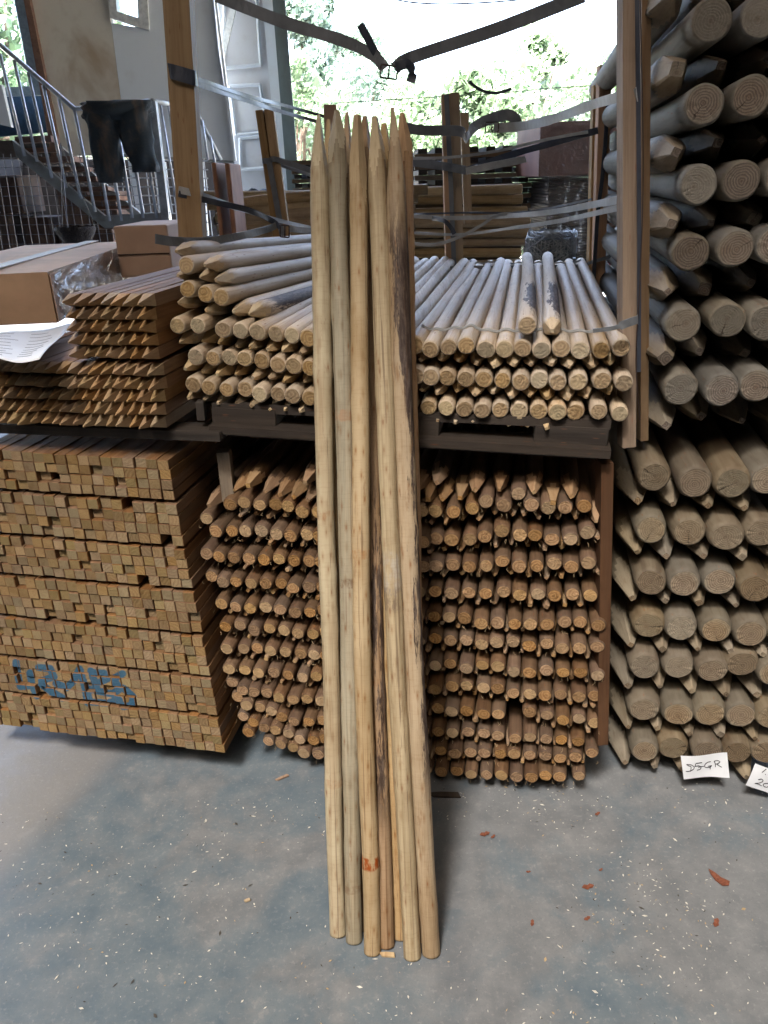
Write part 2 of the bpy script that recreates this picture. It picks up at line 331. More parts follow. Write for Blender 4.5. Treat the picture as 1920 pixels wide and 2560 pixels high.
m, nt_, p = M_('sun_dimming_tint'); g = G(nt_); tr = g.n('ShaderNodeBsdfTransparent'); tr.inputs[0].default_value = (.044, .0435, .043, 1); g.l(tr.outputs[0], nt_.nodes['Material Output'].inputs[0])
b = MB(); b.add([(RX0-.03, RY0-.03, 4.69), (RX1+.03, RY0-.03, 4.69), (RX1+.03, RY1+.03, 4.69), (RX0-.03, RY1+.03, 4.69)], [(0, 1, 2, 3)]); b.build('sun_dimming_sheet', m, ce)
b = MB(); b.box((2.5, .4, 2.35), (.15, 8.4, 4.7)); tag(b.build('light_blocker_right', plain('light_blocker_right_dark', (.06, .06, .06), .8)), kind='structure')  # unseen wall added to cut light coming from the right
b = MB(); b.box((-8.9, 2.5, 2.35), (.15, 13, 4.7)); tag(b.build('wall_left', plain('shed_wall_left', (.1, .1, .1), .8)), kind='structure')
b = MB(); b.box((-1.5, -3.9, 2.35), (16, .15, 4.7)); tag(b.build('sky_blocker_front', plain('sky_blocker_front_dark', (.06, .06, .06), .8)), kind='structure')  # unseen wall added behind the camera to block the low sky
b = MB(); b.box((3.8, 5.2, 2.35), (2.8, .12, 4.7)); tag(b.build('wall_back', plain('shed_wall_back', (.06, .06, .07), .8)), kind='structure')

# ------------------------------------------------------------------ timber meshes (Y runs from the visible end into the stack)
def rings_mesh(L, rads, ys, n, prof, mats, endi=1, taper_i=None, tapn=0, bend=0, seed=0):
    rr = random.Random(seed); ph = rr.random()*6; v = []; Q = []
    for k, (y, r_) in enumerate(zip(ys, rads)):
        bx = bend*math.sin(math.pi*y/L); bz = bend*.5*math.sin(2*math.pi*y/L+ph)
        for j in range(n):
            a = 2*math.pi*j/n; q = prof(y, a, r_); Q.append(q); v.append((q*math.cos(a)+bx, y, q*math.sin(a)+bz))
    f = []; idx = []; sm = []; m = len(ys)
    for k in range(m-1):
        for j in range(n):
            f.append((k*n+j, (k+1)*n+j, (k+1)*n+(j+1) % n, k*n+(j+1) % n))
            t = taper_i is not None and k < tapn and max(Q[k*n+j], Q[(k+1)*n+j], Q[k*n+(j+1) % n], Q[(k+1)*n+(j+1) % n]) < rads[0]*.998; idx.append(taper_i if t else 0); sm.append(not t)
    c0 = len(v); v.append((bend*0, ys[0], 0)); c1 = len(v); v.append((0, ys[-1], 0))
    for j in range(n):
        f.append((c0, j, (j+1) % n)); idx.append(endi); sm.append(False)
        f.append((c1, (m-1)*n+(j+1) % n, (m-1)*n+j)); idx.append(endi); sm.append(False)
    return v, f, idx, sm
def blunt(L, Rr, seed, mats, n=18, cham=.17, link=True, bend=.004, raw=False):
    rr = random.Random(seed); ov = rr.uniform(0, .05); pa = rr.random()*6
    cy = Rr*cham*2.2; ys = [0, cy*.4, cy]+[L*t for t in (.12, .3, .5, .7, .9, 1)]
    rads = [Rr*(1-cham), Rr*(1-cham*.38), Rr]+[Rr*rr.uniform(.97, 1.02) for _ in range(6)]
    prof = lambda y, a, r_: r_*(1+ov*math.cos(2*a+pa))*(1+.012*math.sin(5*a+pa*3))
    v, f, idx, sm = rings_mesh(L, rads, ys, n, prof, mats, bend=bend, seed=seed)
    v = [(x, y+(rr.uniform(-.0012, .0012) if k < n else 0), z) for k, (x, y, z) in enumerate(v)]
    return (v, f, idx, sm) if raw else mk('blunt', v, f, mats, idx, sm, link=False)
def pointed(L, Rr, tip, seed, mats, n=20, link=True, bend=.003, raw=False, s0=.12, asym=.12, rings=9, nseg=5):
    rr = random.Random(seed); pa = rr.random()*6; off = [rr.uniform(-asym, asym)*tip for _ in range(4)]; s0 = s0*rr.uniform(.6, 1.5)
    te = tip*(1.5 if nseg > 5 else 1.15)
    ys = [te*k/rings for k in range(rings+1)]+[te+(L-te)*t for t in ((.15, .35, .6, .85, 1) if nseg == 5 else [q/nseg for q in range(1, nseg+1)])]
    if nseg > 5: ys[-2] = L-.004
    rads = [Rr]*(rings+1)+[Rr*(rr.uniform(.97, 1.02) if nseg == 5 else 1) for _ in range(nseg)]
    def prof(y, a, r_):
        q = r_
        for k in range(4):
            c = math.cos(a-k*math.pi/2)
            if c > .05:
                s = Rr*(s0+(1-s0)*max(0, y)/(tip+off[k])); q = min(q, s/c)
        return max(q, .0015)
    v, f, idx, sm = rings_mesh(L, rads, ys, n, prof, mats, bend=bend, seed=seed, taper_i=2, tapn=rings+(5 if nseg > 5 else 0))
    return (v, f, idx, sm) if raw else mk('pointed', v, f, mats, idx, sm, link=False)
def square(L, wd, ht, seed, mats, tip=0, raw=False):
    rr = random.Random(seed); c = .0012; v = []; ys = [0, c, L] if not tip else [0, tip, L]
    for k, y in enumerate(ys):
        s = (1-2*c/wd if k == 0 else 1) if not tip else ((.10 if k == 0 else 1))
        jx, jz = (rr.uniform(-.12, .12)*wd, rr.uniform(-.12, .12)*ht) if tip and k == 0 else (0, 0)
        v += [(-wd/2*s+jx, y, -ht/2*s+jz), (wd/2*s+jx, y, -ht/2*s+jz), (wd/2*s+jx, y, ht/2*s+jz), (-wd/2*s+jx, y, ht/2*s+jz)]
    f = [(0, 1, 2, 3), (11, 10, 9, 8)]; idx = [1, 1]
    for k in range(2):
        for j in range(4): f.append((k*4+j, (k+1)*4+j, (k+1)*4+(j+1) % 4, k*4+(j+1) % 4)); idx.append(2 if tip and k == 0 else 0)
    return (v, f, idx, [False]*len(f)) if raw else mk('square', v, f, mats, idx, False, link=False)
def mass(name, items, mats, label, cat, group):
    """items: (raw mesh, matrix): everything past the individually built pieces as one object"""
    V = []; Fc = []; I = []; SM = []
    for (v, f, idx, sm), M in items:
        b0 = len(V); V += [tuple(M @ Vector(p)) for p in v]; Fc += [tuple(b0+k for k in q) for q in f]; I += idx; SM += sm
    o = mk(name, V, Fc, mats, I, SM); return tag(o, label, cat, group, 'stuff')
ORD = ['', 'first', 'second', 'third', 'fourth', 'fifth', 'sixth', 'seventh', 'eighth', 'ninth', 'tenth', 'eleventh', 'twelfth', 'thirteenth', 'fourteenth', 'fifteenth', 'sixteenth', 'seventeenth', 'eighteenth', 'nineteenth', 'twentieth']
ORD += ['twenty-'+o for o in ORD[1:10]]+['thirtieth']
def conv(pts, ox, oy, s): return [(ox+x/s, oy+y/s) for x, y in pts]

# ------------------------------------------------------------------ lower middle stack of round stakes
A = lambda l: conv(l, 500, 1080, 2.458)
B = lambda l: conv(l, 1000, 1080, 2.457)
LM = [
 [(175,455),(275,430),(360,455),(455,460),(545,455),(635,485),(725,485)],
 [(30,545),(97,605),(190,620),(275,620),(370,620),(470,630),(558,640),(655,640),(735,640)],
 [(45,738),(125,760),(210,775),(303,770),(393,780),(480,790),(570,795),(665,795),(745,800)],
 [(57,905),(140,915),(225,920),(315,920),(400,930),(490,938),(575,955),(670,960),(745,965)],
 [(120,1065),(220,1072),(313,1072),(408,1075),(495,1085),(588,1100),(682,1105),(755,1105)],
 [(153,1200),(240,1200),(335,1210),(427,1215),(512,1225),(600,1230),(695,1245),(760,1245)],
 [(170,1325),(257,1345),(345,1345),(432,1350),(516,1365),(608,1375),(700,1375),(765,1380)],
 [(185,1445),(270,1470),(362,1480),(450,1490),(535,1500),(627,1510),(713,1515)],
 [(190,1550),(260,1580),(330,1600),(408,1615),(493,1625),(575,1635),(660,1645),(740,1655)],
 [(222,1645),(290,1675),(360,1710),(432,1725),(503,1755),(582,1770),(670,1775),(745,1785)],
 [(260,1750),(325,1785),(395,1810),(465,1835),(540,1855),(613,1880),(693,1895),(760,1900)],
 [(297,1840),(425,1895),(495,1915),(568,1940),(645,1965),(725,1985)]]
RM = [
 [(135,495),(220,490),(330,490),(437,480),(525,430),(635,455),(727,385),(803,445),(912,465),(1020,460),(1135,460)],
 [(145,665),(215,670),(318,670),(423,670),(525,640),(628,617),(732,637),(833,640),(937,655),(1045,645),(1153,630)],
 [(145,830),(215,830),(318,825),(423,820),(525,822),(628,795),(735,822),(837,820),(945,820),(1057,825),(1160,805)],
 [(215,990),(313,990),(420,995),(530,990),(632,990),(735,990),(850,1010),(953,1010),(1063,1010),(1167,1015)],
 [(205,1140),(303,1140),(400,1150),(497,1165),(597,1170),(700,1170),(800,1170),(903,1175),(1007,1180),(1110,1180),(1213,1180)],
 [(212,1285),(308,1290),(403,1290),(500,1300),(597,1305),(697,1308),(797,1320),(900,1310),(1000,1325),(1105,1320),(1208,1322)],
 [(212,1435),(310,1435),(405,1440),(503,1450),(603,1445),(697,1460),(800,1467),(900,1467),(997,1475),(1105,1480),(1210,1490)],
 [(220,1570),(315,1570),(410,1575),(508,1580),(603,1590),(697,1600),(795,1605),(890,1610),(990,1620),(1095,1625),(1195,1635)],
 [(228,1710),(320,1710),(412,1725),(512,1735),(605,1740),(800,1735),(900,1750),(997,1765),(1105,1775),(1197,1805)],
 [(235,1845),(323,1855),(415,1860),(513,1870),(603,1880),(705,1880),(803,1885),(897,1895),(990,1905),(1097,1915)],
 [(245,1975),(335,1980),(427,1985),(520,1990),(613,1995),(705,1995),(797,1995),(890,2000),(985,2005),(1083,2015),(1183,1990)],
 [(257,2090),(345,2095),(437,2098),(527,2100),(620,2105),(712,2115),(803,2115),(897,2120),(985,2125),(1103,2130)]]
RS = .0187
def var_meshes(fn, k): return [fn(s) for s in range(k)]
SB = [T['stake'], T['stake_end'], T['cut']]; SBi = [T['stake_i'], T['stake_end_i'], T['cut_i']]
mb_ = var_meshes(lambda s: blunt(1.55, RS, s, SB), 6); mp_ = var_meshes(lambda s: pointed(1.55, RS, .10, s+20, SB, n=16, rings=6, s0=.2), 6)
gB = 'round stakes in the lower middle stack, sawn end out'; gP = 'round stakes in the lower middle stack, point out'
stuff_items = []
def jit(d, a=.006): return Vector(d)+Vector((rnd.uniform(-a, a), 0, rnd.uniform(-a, a)))
def place(me, name, px, P, label, cat, group, push=0.0, spin=None, deep=DEEP, scale=1.0, j=.004):
    p = onp(px[0], px[1], P, N)+np.array(deep)*push
    M = frame(p, jit(deep, j), rnd.uniform(0, 6.28) if spin is None else spin) @ Matrix.Diagonal((scale, 1, scale, 1))
    o = inst(name, me, M); tag(o, label, cat, group); return o
tips = []
for ri in range(12):
    L_ = A(LM[ri]); R_ = B(RM[ri]); rn = ORD[ri+1]
    nl = len(L_)
    for k, px in enumerate(L_):
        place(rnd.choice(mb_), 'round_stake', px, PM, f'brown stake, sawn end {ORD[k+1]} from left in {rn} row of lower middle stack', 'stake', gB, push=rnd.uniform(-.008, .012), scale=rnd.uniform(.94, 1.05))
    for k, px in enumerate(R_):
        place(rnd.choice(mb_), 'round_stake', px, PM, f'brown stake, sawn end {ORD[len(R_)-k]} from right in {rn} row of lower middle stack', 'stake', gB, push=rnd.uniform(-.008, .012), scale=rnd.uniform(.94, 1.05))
    # row behind the leaning poles, and the points of the alternate stakes below every row
    a, c = L_[-1], R_[0]; nh = max(1, round((c[0]-a[0])/39)-1)
    hid = [(a[0]+(c[0]-a[0])*(k+1)/(nh+1), a[1]+(c[1]-a[1])*(k+1)/(nh+1)) for k in range(nh)]
    for px in hid: stuff_items.append((blunt(1.55, RS, rnd.randrange(99), None, n=12, raw=True), frame(onp(*px, PM, N), jit(DEEP))))
    full = L_+hid+R_
    if ri < 11:
        nx = A(LM[ri+1])+B(RM[ri+1])
        for k in range(len(full)-1):
            x = (full[k][0]+full[k+1][0])/2; y = (full[k][1]+full[k+1][1])/2
            yb = min(nx, key=lambda q: abs(q[0]-x))[1]
            gap = yb-y; yy = y+gap*.5
            if ri == 8 and 1205 < x < 1330: continue
            tips.append((x+rnd.uniform(-3, 3), yy+rnd.uniform(-2, 3), ri+1, k+1, gap))
# the 60 points that show largest become things of their own, the others one mass
big = [(118,342),(232,305),(175,412),(265,408),(370,403),(465,348),(610,350),(825,363),(940,433),(1055,388),(1205,543)]
bigA = [(62,452),(218,352),(300,328),(408,360),(495,378),(578,396),(648,302),(668,412)]
top_lab = 'pointed stake lying on top of the lower middle stack, {} from the {}'
for k, px in enumerate(A(bigA)): place(rnd.choice(mp_), 'pointed_stake', px, PM, top_lab.format(ORD[k+1], 'left'), 'stake', gP, push=-.005, spin=rnd.uniform(-.3, .3)+.785*(k % 2), scale=1.12)
for k, px in enumerate(B(big)): place(rnd.choice(mp_), 'pointed_stake', px, PM, top_lab.format(ORD[len(big)-k], 'right'), 'stake', gP, push=-.005, spin=rnd.uniform(-.3, .3)+.785*(k % 2), scale=1.14)
for k, (x, y) in enumerate(B([(1215,660),(1225,880),(1240,1030),(1190,1700)])):
    place(rnd.choice(mp_), 'pointed_stake', (x, y), PM, f'pointed stake proud at right edge of lower middle stack, {ORD[k+1]} from top', 'stake', gP, push=.01, spin=.785)
tips.sort(key=lambda t: -t[4]-(6 if t[0] > 1040 or t[0] < 780 else -99))
for n_, (x, y, rr_, kk, gp) in enumerate(tips):
    px = (x, y)
    if n_ < 52 and (x < 780 or x > 1060):
        side = 'left' if x < 780 else 'right'; o = place(rnd.choice(mp_), 'pointed_stake', px, PM, 'x', 'stake', gP, push=rnd.uniform(.012, .035))
        o['label'] = f'brown stake point below {ORD[rr_]} row of lower middle stack, {ORD[kk]} from left'
    else:
        stuff_items.append((pointed(1.55, RS, .10, rnd.randrange(99), None, n=12, raw=True, rings=5, s0=.2), frame(onp(x, y, PM, N)+DEEP*rnd.uniform(.012, .035), jit(DEEP), rnd.uniform(0, 6))))
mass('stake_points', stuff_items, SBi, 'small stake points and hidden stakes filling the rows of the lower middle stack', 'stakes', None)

# ------------------------------------------------------------------ upper middle stack
UA = lambda l: conv(l, 400, 560, 2.37)
UB = lambda l: conv(l, 1000, 560, 2.6758)
UL = [[(108,600),(225,600),(380,620),(475,630),(580,640),(680,655),(780,660),(880,675)],
      [(210,785),(310,795),(403,800),(498,805),(595,815),(697,835),(790,840),(885,855)],
      [(195,950),(300,960),(400,975),(495,982),(593,1005),(693,1010),(795,1015),(890,1030)]]
UR = [[(100,810),(205,835),(328,825),(450,810),(575,845),(697,840),(817,840),(948,840),(1077,840),(1215,850),(1343,845),(1478,825)],
      [(110,1010),(200,1025),(312,1035),(437,1040),(563,1043),(690,1045),(808,1055),(935,1050),(1058,1055),(1190,1050),(1355,1050),(1495,1055)],
      [(187,1235),(308,1230),(433,1240),(550,1245),(667,1245),(793,1258),(923,1255),(1053,1255),(1175,1265),(1325,1255),(1470,1270)]]
UT = [[(125,700),(245,700),(340,710),(435,730),(540,730),(640,745),(735,750),(835,765)],
      [(150,860),(240,880),(340,890),(440,900),(545,910),(645,915),(735,930),(840,940)],
      [(165,1035),(250,1050),(340,1065),(445,1070),(540,1080),(650,1100),(740,1105),(835,1105)]]
UU = [[(130,920),(265,915),(385,925),(503,945),(632,945),(757,942),(873,952),(1010,940),(1130,950),(1290,955),(1415,945)],
      [(140,1120),(250,1130),(372,1132),(500,1140),(620,1140),(745,1155),(870,1155),(988,1165),(1122,1165),(1243,1165),(1400,1150)],
      [(130,1320),(250,1320),(370,1325),(488,1330),(600,1345),(728,1350),(853,1355),(980,1360),(1095,1365),(1235,1355)]]
US = [T['ustake'], T['ustake_end'], T['ucut']]; USb = [T['ustake_bark'], T['ustake_end'], T['ucut']]
RU = .0192
ub = var_meshes(lambda s: blunt(1.62, RU, s+50, US), 6); up_ = var_meshes(lambda s: pointed(1.62, RU, .085, s+60, US, n=16, rings=6), 5)
gU = 'round stakes in the upper middle stack, sawn end out'; gUP = 'round stakes in the upper middle stack, point out'
hidden = []
for ri in range(3):
    rn = ['top full', 'middle', 'bottom'][ri]
    a = UA(UL[ri]); c = UB(UR[ri])
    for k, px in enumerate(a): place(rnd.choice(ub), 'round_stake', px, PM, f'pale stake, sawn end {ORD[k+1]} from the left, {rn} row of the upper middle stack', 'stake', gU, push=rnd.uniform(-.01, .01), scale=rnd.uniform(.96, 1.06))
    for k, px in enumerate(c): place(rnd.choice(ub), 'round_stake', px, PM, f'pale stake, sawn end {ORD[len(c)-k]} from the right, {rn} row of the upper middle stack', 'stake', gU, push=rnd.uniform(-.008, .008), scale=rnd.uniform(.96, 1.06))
    for k in range(5): q = (a[-1][0]+(c[0][0]-a[-1][0])*(k+1)/6, a[-1][1]+(c[0][1]-a[-1][1])*(k+1)/6); hidden.append((blunt(1.62, RU, rnd.randrange(99), None, n=12, raw=True), frame(onp(*q, PM, N), jit(DEEP))))
    tn = ['top and middle rows', 'middle and bottom rows', 'bottom row and the pallet'][ri]
    for k, px in enumerate(UA(UT[ri])): place(rnd.choice(up_), 'pointed_stake', px, PM, f'stake point between {tn} of upper middle stack, {ORD[k+1]} from left', 'stake', gUP, push=rnd.uniform(-.01, .02))
    for k, px in enumerate(UB(UU[ri])): place(rnd.choice(up_), 'pointed_stake', px, PM, f'stake point between {tn} of upper middle stack, {ORD[len(UU[ri])-k]} from right', 'stake', gUP, push=rnd.uniform(-.01, .02))
mass('hidden_stakes', hidden, [T['ustake'], T['ustake_end'], T['ucut']], 'pale stakes of the upper middle stack behind the leaning poles', 'stakes', None)
# loose stakes on top
def two(name, me, p0px, p1, label, group, P=PM, push=0, spin=0.0):
    p0 = onp(p0px[0], p0px[1], P, N)+DEEP*push
    o = inst(name, me, frame(p0, np.array(p1)-p0, spin)); return tag(o, label, 'stake', group)
gl = 'loose stakes lying on top of the upper middle stack'
b1 = blunt(1.5, .020, 301, USb); b2 = pointed(1.5, .020, .06, 302, USb, s0=.3)
p0 = onp(1318, 815, PM, N); two('round_stake', b1, (1318, 815), onp(1317, 648, PM+DEEP*1.45, N), 'loose stake with black bark patch lying on top of the stack, sawn end out', gl)
p0 = onp(1380, 826, PM, N); two('pointed_stake', b2, (1380, 826), onp(1369, 646, PM+DEEP*1.45, N), 'loose stake with blunt faceted point on top of the stack beside barked one', gl)
dn = DEEP*1.62+np.array([0, 0, -.085])
loose = [((465,663),'b','topmost sawn-ended loose stake above the left corner of the upper middle stack'),
 ((440,628),'p','highest loose stake with flat faceted point, just under the grey strap tail'),
 ((512,662),'p','loose stake with ragged broken point beside the topmost sawn end'),
 ((540,701),'p','loose stake with sharp point and a reddish knot band near its tip'),
 ((470,724),'b','loose stake whose sawn end is orange, leftmost under the topmost pair'),
 ((512,735),'b','loose stake with narrow sawn end between orange end and rough pale end'),
 ((552,743),'b','loose stake with rough pale sawn end, third of its row'),
 ((584,778),'p','loose pointed stake just left of the bark-covered one'),
 ((622,786),'k','loose pointed stake covered in dark bark, lowest of the left heap'),
 ((445,690),'p','dark stake point under the topmost sawn-ended stake'),
 ((500,695),'p','dark ragged stake point under the broken one'),
 ((447,757),'p','shadowed stake point under the orange sawn end'),
 ((515,775),'p','shadowed stake point left of the paired pointed stakes')]
upk = pointed(1.62, .021, .09, 303, [wood_side('stake_dark_bark', (.6, .52, .4), (.5, .4, .28), (.6, .5, .4), bark=(.02, 1.7, 0, .18, (.06, .045, .045))), T['ustake_end'], T['ucut']])
for k, (px, t, lb) in enumerate(loose):
    me = {'b': ub[k % 6], 'p': up_[k % 5], 'k': upk}[t]; p0 = onp(*px, PM, N)
    two('round_stake' if t == 'b' else 'pointed_stake', me, px, p0+dn, lb, gl, spin=rnd.uniform(-.4, .4) if t != 'b' else rnd.uniform(0, 6), push=.0)

# ------------------------------------------------------------------ right pile of thick logs
C3 = lambda l: conv(l, 1400, 0, 3.16); D3 = lambda l: conv(l, 1480, 600, 3.687); E3 = lambda l: conv(l, 1500, 1080, 2.405)
RL = .0402
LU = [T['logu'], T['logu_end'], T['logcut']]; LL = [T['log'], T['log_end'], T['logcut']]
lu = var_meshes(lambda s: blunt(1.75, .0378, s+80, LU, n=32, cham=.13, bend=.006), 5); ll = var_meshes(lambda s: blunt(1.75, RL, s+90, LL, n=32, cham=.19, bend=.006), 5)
lup = var_meshes(lambda s: pointed(1.75, .0378, .15, s+70, LU, n=28, rings=8, s0=.22), 4); llp = var_meshes(lambda s: pointed(1.75, RL, .16, s+75, LL, n=28, rings=8, s0=.16), 4)
UPB = [C3([(1195,145),(1600,120)])+[(2020,20),(2140,0)], C3([(1130,825),(1500,770)])+[(1985,228),(2090,215)], C3([(1090,1460),(1440,1430)])+[(1958,445),(2060,438)], C3([(1040,2000),(1380,1960)])+[(1938,612),(2040,608)],
       D3([(855,780),(1250,755),(1590,760),(1960,765)]), D3([(820,1380),(1190,1375),(1520,1340),(1880,1335)])]
UPT = [[(1655,15),(1790,-40)], [(1665,195),(1790,172),(1905,155)], [(1662,385),(1780,362),(1890,350)], [(1652,552),(1765,552),(1870,545)], [(1645,705),(1748,715),(1860,700)], [(1636,860),(1735,865),(1845,870)], [(1640,1015),(1738,1020),(1838,1030),(1930,1030)]]
LOB = [[(330,275),(573,305),(805,310),(1020,290),(1240,290)], [(308,597),(537,612),(755,625),(975,612),(1190,612)], [(300,895),(512,905),(716,910),(925,930),(1130,935)], [(292,1172),(490,1180),(700,1200),(910,1210),(1110,1215)],
       [(268,1412),(470,1422),(672,1433),(862,1400),(1045,1440)], [(262,1672),(465,1690),(655,1695),(845,1710),(1030,1710)], [(262,1910),(435,1910),(640,1920),(825,1940),(1010,1935)]]
LOT = [[(230,425),(438,445),(660,450),(878,465)], [(225,735),(405,755),(630,755),(860,765),(1060,770)], [(200,1010),(400,1025),(600,1040),(820,1055)], [(190,1290),(378,1320),(590,1320),(795,1330),(990,1350)],
       [(170,1540),(360,1545),(560,1570),(765,1590),(950,1595)], [(170,1790),(350,1795),(545,1830),(730,1835),(935,1860)], [(155,2000),(335,2025),(500,2045),(705,2060),(890,2090)]]
gLU = 'thick logs in the upper right stack'; gLL = 'thick logs in the lower right stack'
for ri, row in enumerate(UPB):
    for k, px in enumerate(row): place(rnd.choice(lu), 'fence_log', px, PR, f'thick sawn log end, {ORD[k+1]} from left in {ORD[ri+1]} sawn row of upper right stack', 'log', gLU, push=rnd.uniform(-.01, .01), j=.004)
for ri, row in enumerate(UPT):
    row = row+[(row[-1][0]+105, row[-1][1]-8), (row[-1][0]+210, row[-1][1]-14)]
    row = [(x+(x-1338)*.085, y+(y-434)*.085) for x, y in row]
    for k, px in enumerate(row): place(lup[(ri+k) % 4], 'pointed_log', px, PR, f'thick pointed log, {ORD[k+1]} from left in {ORD[ri+1]} pointed row of upper right stack', 'log', gLU, push=0 if k == 0 else .09, spin=rnd.uniform(-.35, .35)+.5, j=.004)
for ri, row in enumerate(LOB):
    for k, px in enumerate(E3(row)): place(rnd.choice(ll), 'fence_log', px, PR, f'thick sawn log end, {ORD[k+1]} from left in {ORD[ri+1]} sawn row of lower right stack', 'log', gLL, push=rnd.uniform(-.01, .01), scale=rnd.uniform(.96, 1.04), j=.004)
for ri, row in enumerate(LOT):
    for k, px in enumerate(E3(row)): place(llp[(ri+k) % 4], 'pointed_log', px, PR, f'thick pointed log, {ORD[k+1]} from left in {ORD[ri+1]} pointed row of lower right stack', 'log', gLL, push=.01, spin=rnd.uniform(-.3, .3)+.785, j=.004)

# ------------------------------------------------------------------ left pile of square battens
BW = .0288; tilt = -.012
corner = [(421,1151),(441,1262),(461,1376),(484,1483),(505,1594),(527,1699),(544,1797)]
bot = [(440,1260),(462,1375),(485,1481),(507,1592),(529,1697),(546,1795),(566,1890)]
BSm = [T['bat'], T['bat_end']]
bats = var_meshes(lambda s: square(1.7, BW*.965, BW*.965, s, BSm), 3)
cand = []
for bi in range(7):
    pt = onp(*corner[bi], PL, N); pb = onp(*bot[bi], PL, N); hgt = (pt[2]-pb[2]-.009)/4
    for r_ in range(4):
        c0 = pt+(pb-pt)*((r_+.5)/4.0)*((pt[2]-pb[2]-.009)/(pt[2]-pb[2])); x = BW/2; k = 0
        while x < .78:
            gapx = rnd.choice([0, 0, 0, 0, .002]); x += gapx
            p = c0-ACR*x+np.array([0, 0, tilt*x*-2.2+rnd.uniform(-.0012, .0012)])
            q = p-CAM; z = q@fwd; sx = 960+F*(q@rgt)/z; sy = 1280-F*(q@upv)/z
            if sx > -60: cand.append([z, p, sx, sy, bi, r_, k, hgt])
            k += 1; x += BW
STR = [[(165,230),(180,340),(210,480),(320,475)], [(310,340),(330,460),(385,580)], [(400,285),(520,295),(560,380),(430,425)], [(430,460),(540,540),(645,600)], [(580,450),(690,495),(760,430),(825,300),(870,450),(910,650)],
       [(940,320),(1000,480)], [(960,340),(1080,345),(1110,405),(1000,450)], [(890,480),(930,640),(1110,655),(1235,620)], [(1270,350),(1195,390),(1200,460),(1300,515),(1380,590),(1370,680),(1280,690),(1195,610)], [(930,510),(1160,560),(1230,520)]]
SEG = []
for s_ in STR:
    q = conv(s_, 0, 1600, 4.1475); SEG += [(np.array(q[k]), np.array(q[k+1])) for k in range(len(q)-1)]
def pdist(x, y):
    p = np.array([x, y]); best = 1e9
    for a, c in SEG:
        d = c-a; t = max(0, min(1, np.dot(p-a, d)/max(np.dot(d, d), 1e-6))); best = min(best, np.linalg.norm(p-a-d*t))
    return best
def painted_end():
    m = T['bat_end'].copy(); m.name = 'batten_end_sprayed'; g = G(m.node_tree); p = m.node_tree.nodes['Principled BSDF']
    src = p.inputs['Base Color'].links[0].from_socket; at = g.n('ShaderNodeAttribute', attribute_name='paint')
    tc = g.n('ShaderNodeTexCoord').outputs['Object']; nn = g.noise(tc, 160, 4, .7)
    f = g.mapr(g.math('ADD', at.outputs['Fac'], g.math('MULTIPLY', g.math('SUBTRACT', nn, .5), .9)), .25, .75, 0, .85)
    g.l(g.mix(f, src, (.010, .105, .20)), p.inputs['Base Color']); return m
T['bat_paint'] = painted_end()
def painted_bat(M):
    v, f, idx, sm = square(1.7, BW*.965, BW*.965, 1, None, raw=True); n = 7
    v = list(v); f = f[1:]; idx = idx[1:]; w2 = BW*.965/2*(1-.0024/BW); b0 = len(v); vals = [0]*b0
    for a in range(n+1):
        for c in range(n+1):
            p = (-w2+2*w2*a/n, 0, -w2+2*w2*c/n); v.append(p); wq = np.array(M @ Vector(p))-CAM; z = wq@fwd
            d = pdist(960+F*(wq@rgt)/z, 1280-F*(wq@upv)/z); vals.append(max(0, min(1, 1-(d-6)/6)))
    for a in range(n):
        for c in range(n):
            q = b0+a*(n+1)+c; f.append((q, q+n+1, q+n+2, q+1)); idx.append(2)
    me = mk('square_sprayed', v, f, [T['bat'], T['bat_end'], T['bat_paint']], idx, False, link=False)
    at = me.attributes.new('paint', 'FLOAT', 'POINT'); at.data.foreach_set('value', vals); return me
cand.sort(key=lambda c: (-int(c[2] > -5), -float(c[2])))
items = []; gBat = 'square battens in the banded left stack'
npaint = 0
def near_paint(c): return 20 < c[2] < 350 and 1640 < c[3] < 1785
painted_c = [c for c in cand if near_paint(c)]; rest = [c for c in cand if not near_paint(c)]
order = painted_c+rest
for n_, (z, p, sx, sy, bi, r_, k, hgt) in enumerate(order):
    push = rnd.uniform(-.002, .003) if rnd.random() < .85 else rnd.uniform(.003, .014)
    if rnd.random() < .012: push = .05
    M = frame(p+DEEP*push, jit(DEEP, .0015), rnd.uniform(-.02, .02)) @ Matrix.Diagonal((1, 1, hgt/BW, 1))
    if n_ < 300:
        pa = near_paint((z, p, sx, sy)) and min(pdist(sx+a, sy+c) for a in (-9, 0, 9) for c in (-9, 0, 9)) < 13
        me = painted_bat(M) if pa else rnd.choice(bats)
        o = inst('batten', me, M)
        lb = f'square batten end, {ORD[bi*4+r_+1]} row from top, {ORD[k+1]} from right, left stack'
        if pa: lb = f'batten end sprayed blue, {ORD[bi*4+r_+1]} row from top, {ORD[k+1]} from right, left stack'
        tag(o, lb, 'batten', gBat)
    else: items.append((square(1.7, BW*.965, BW*.965, n_, None, raw=True), M))
mass('batten_mass', items, [T['bat_i'], T['bat_end_i']], 'square batten ends filling the far left of the banded left stack', 'battens', None)

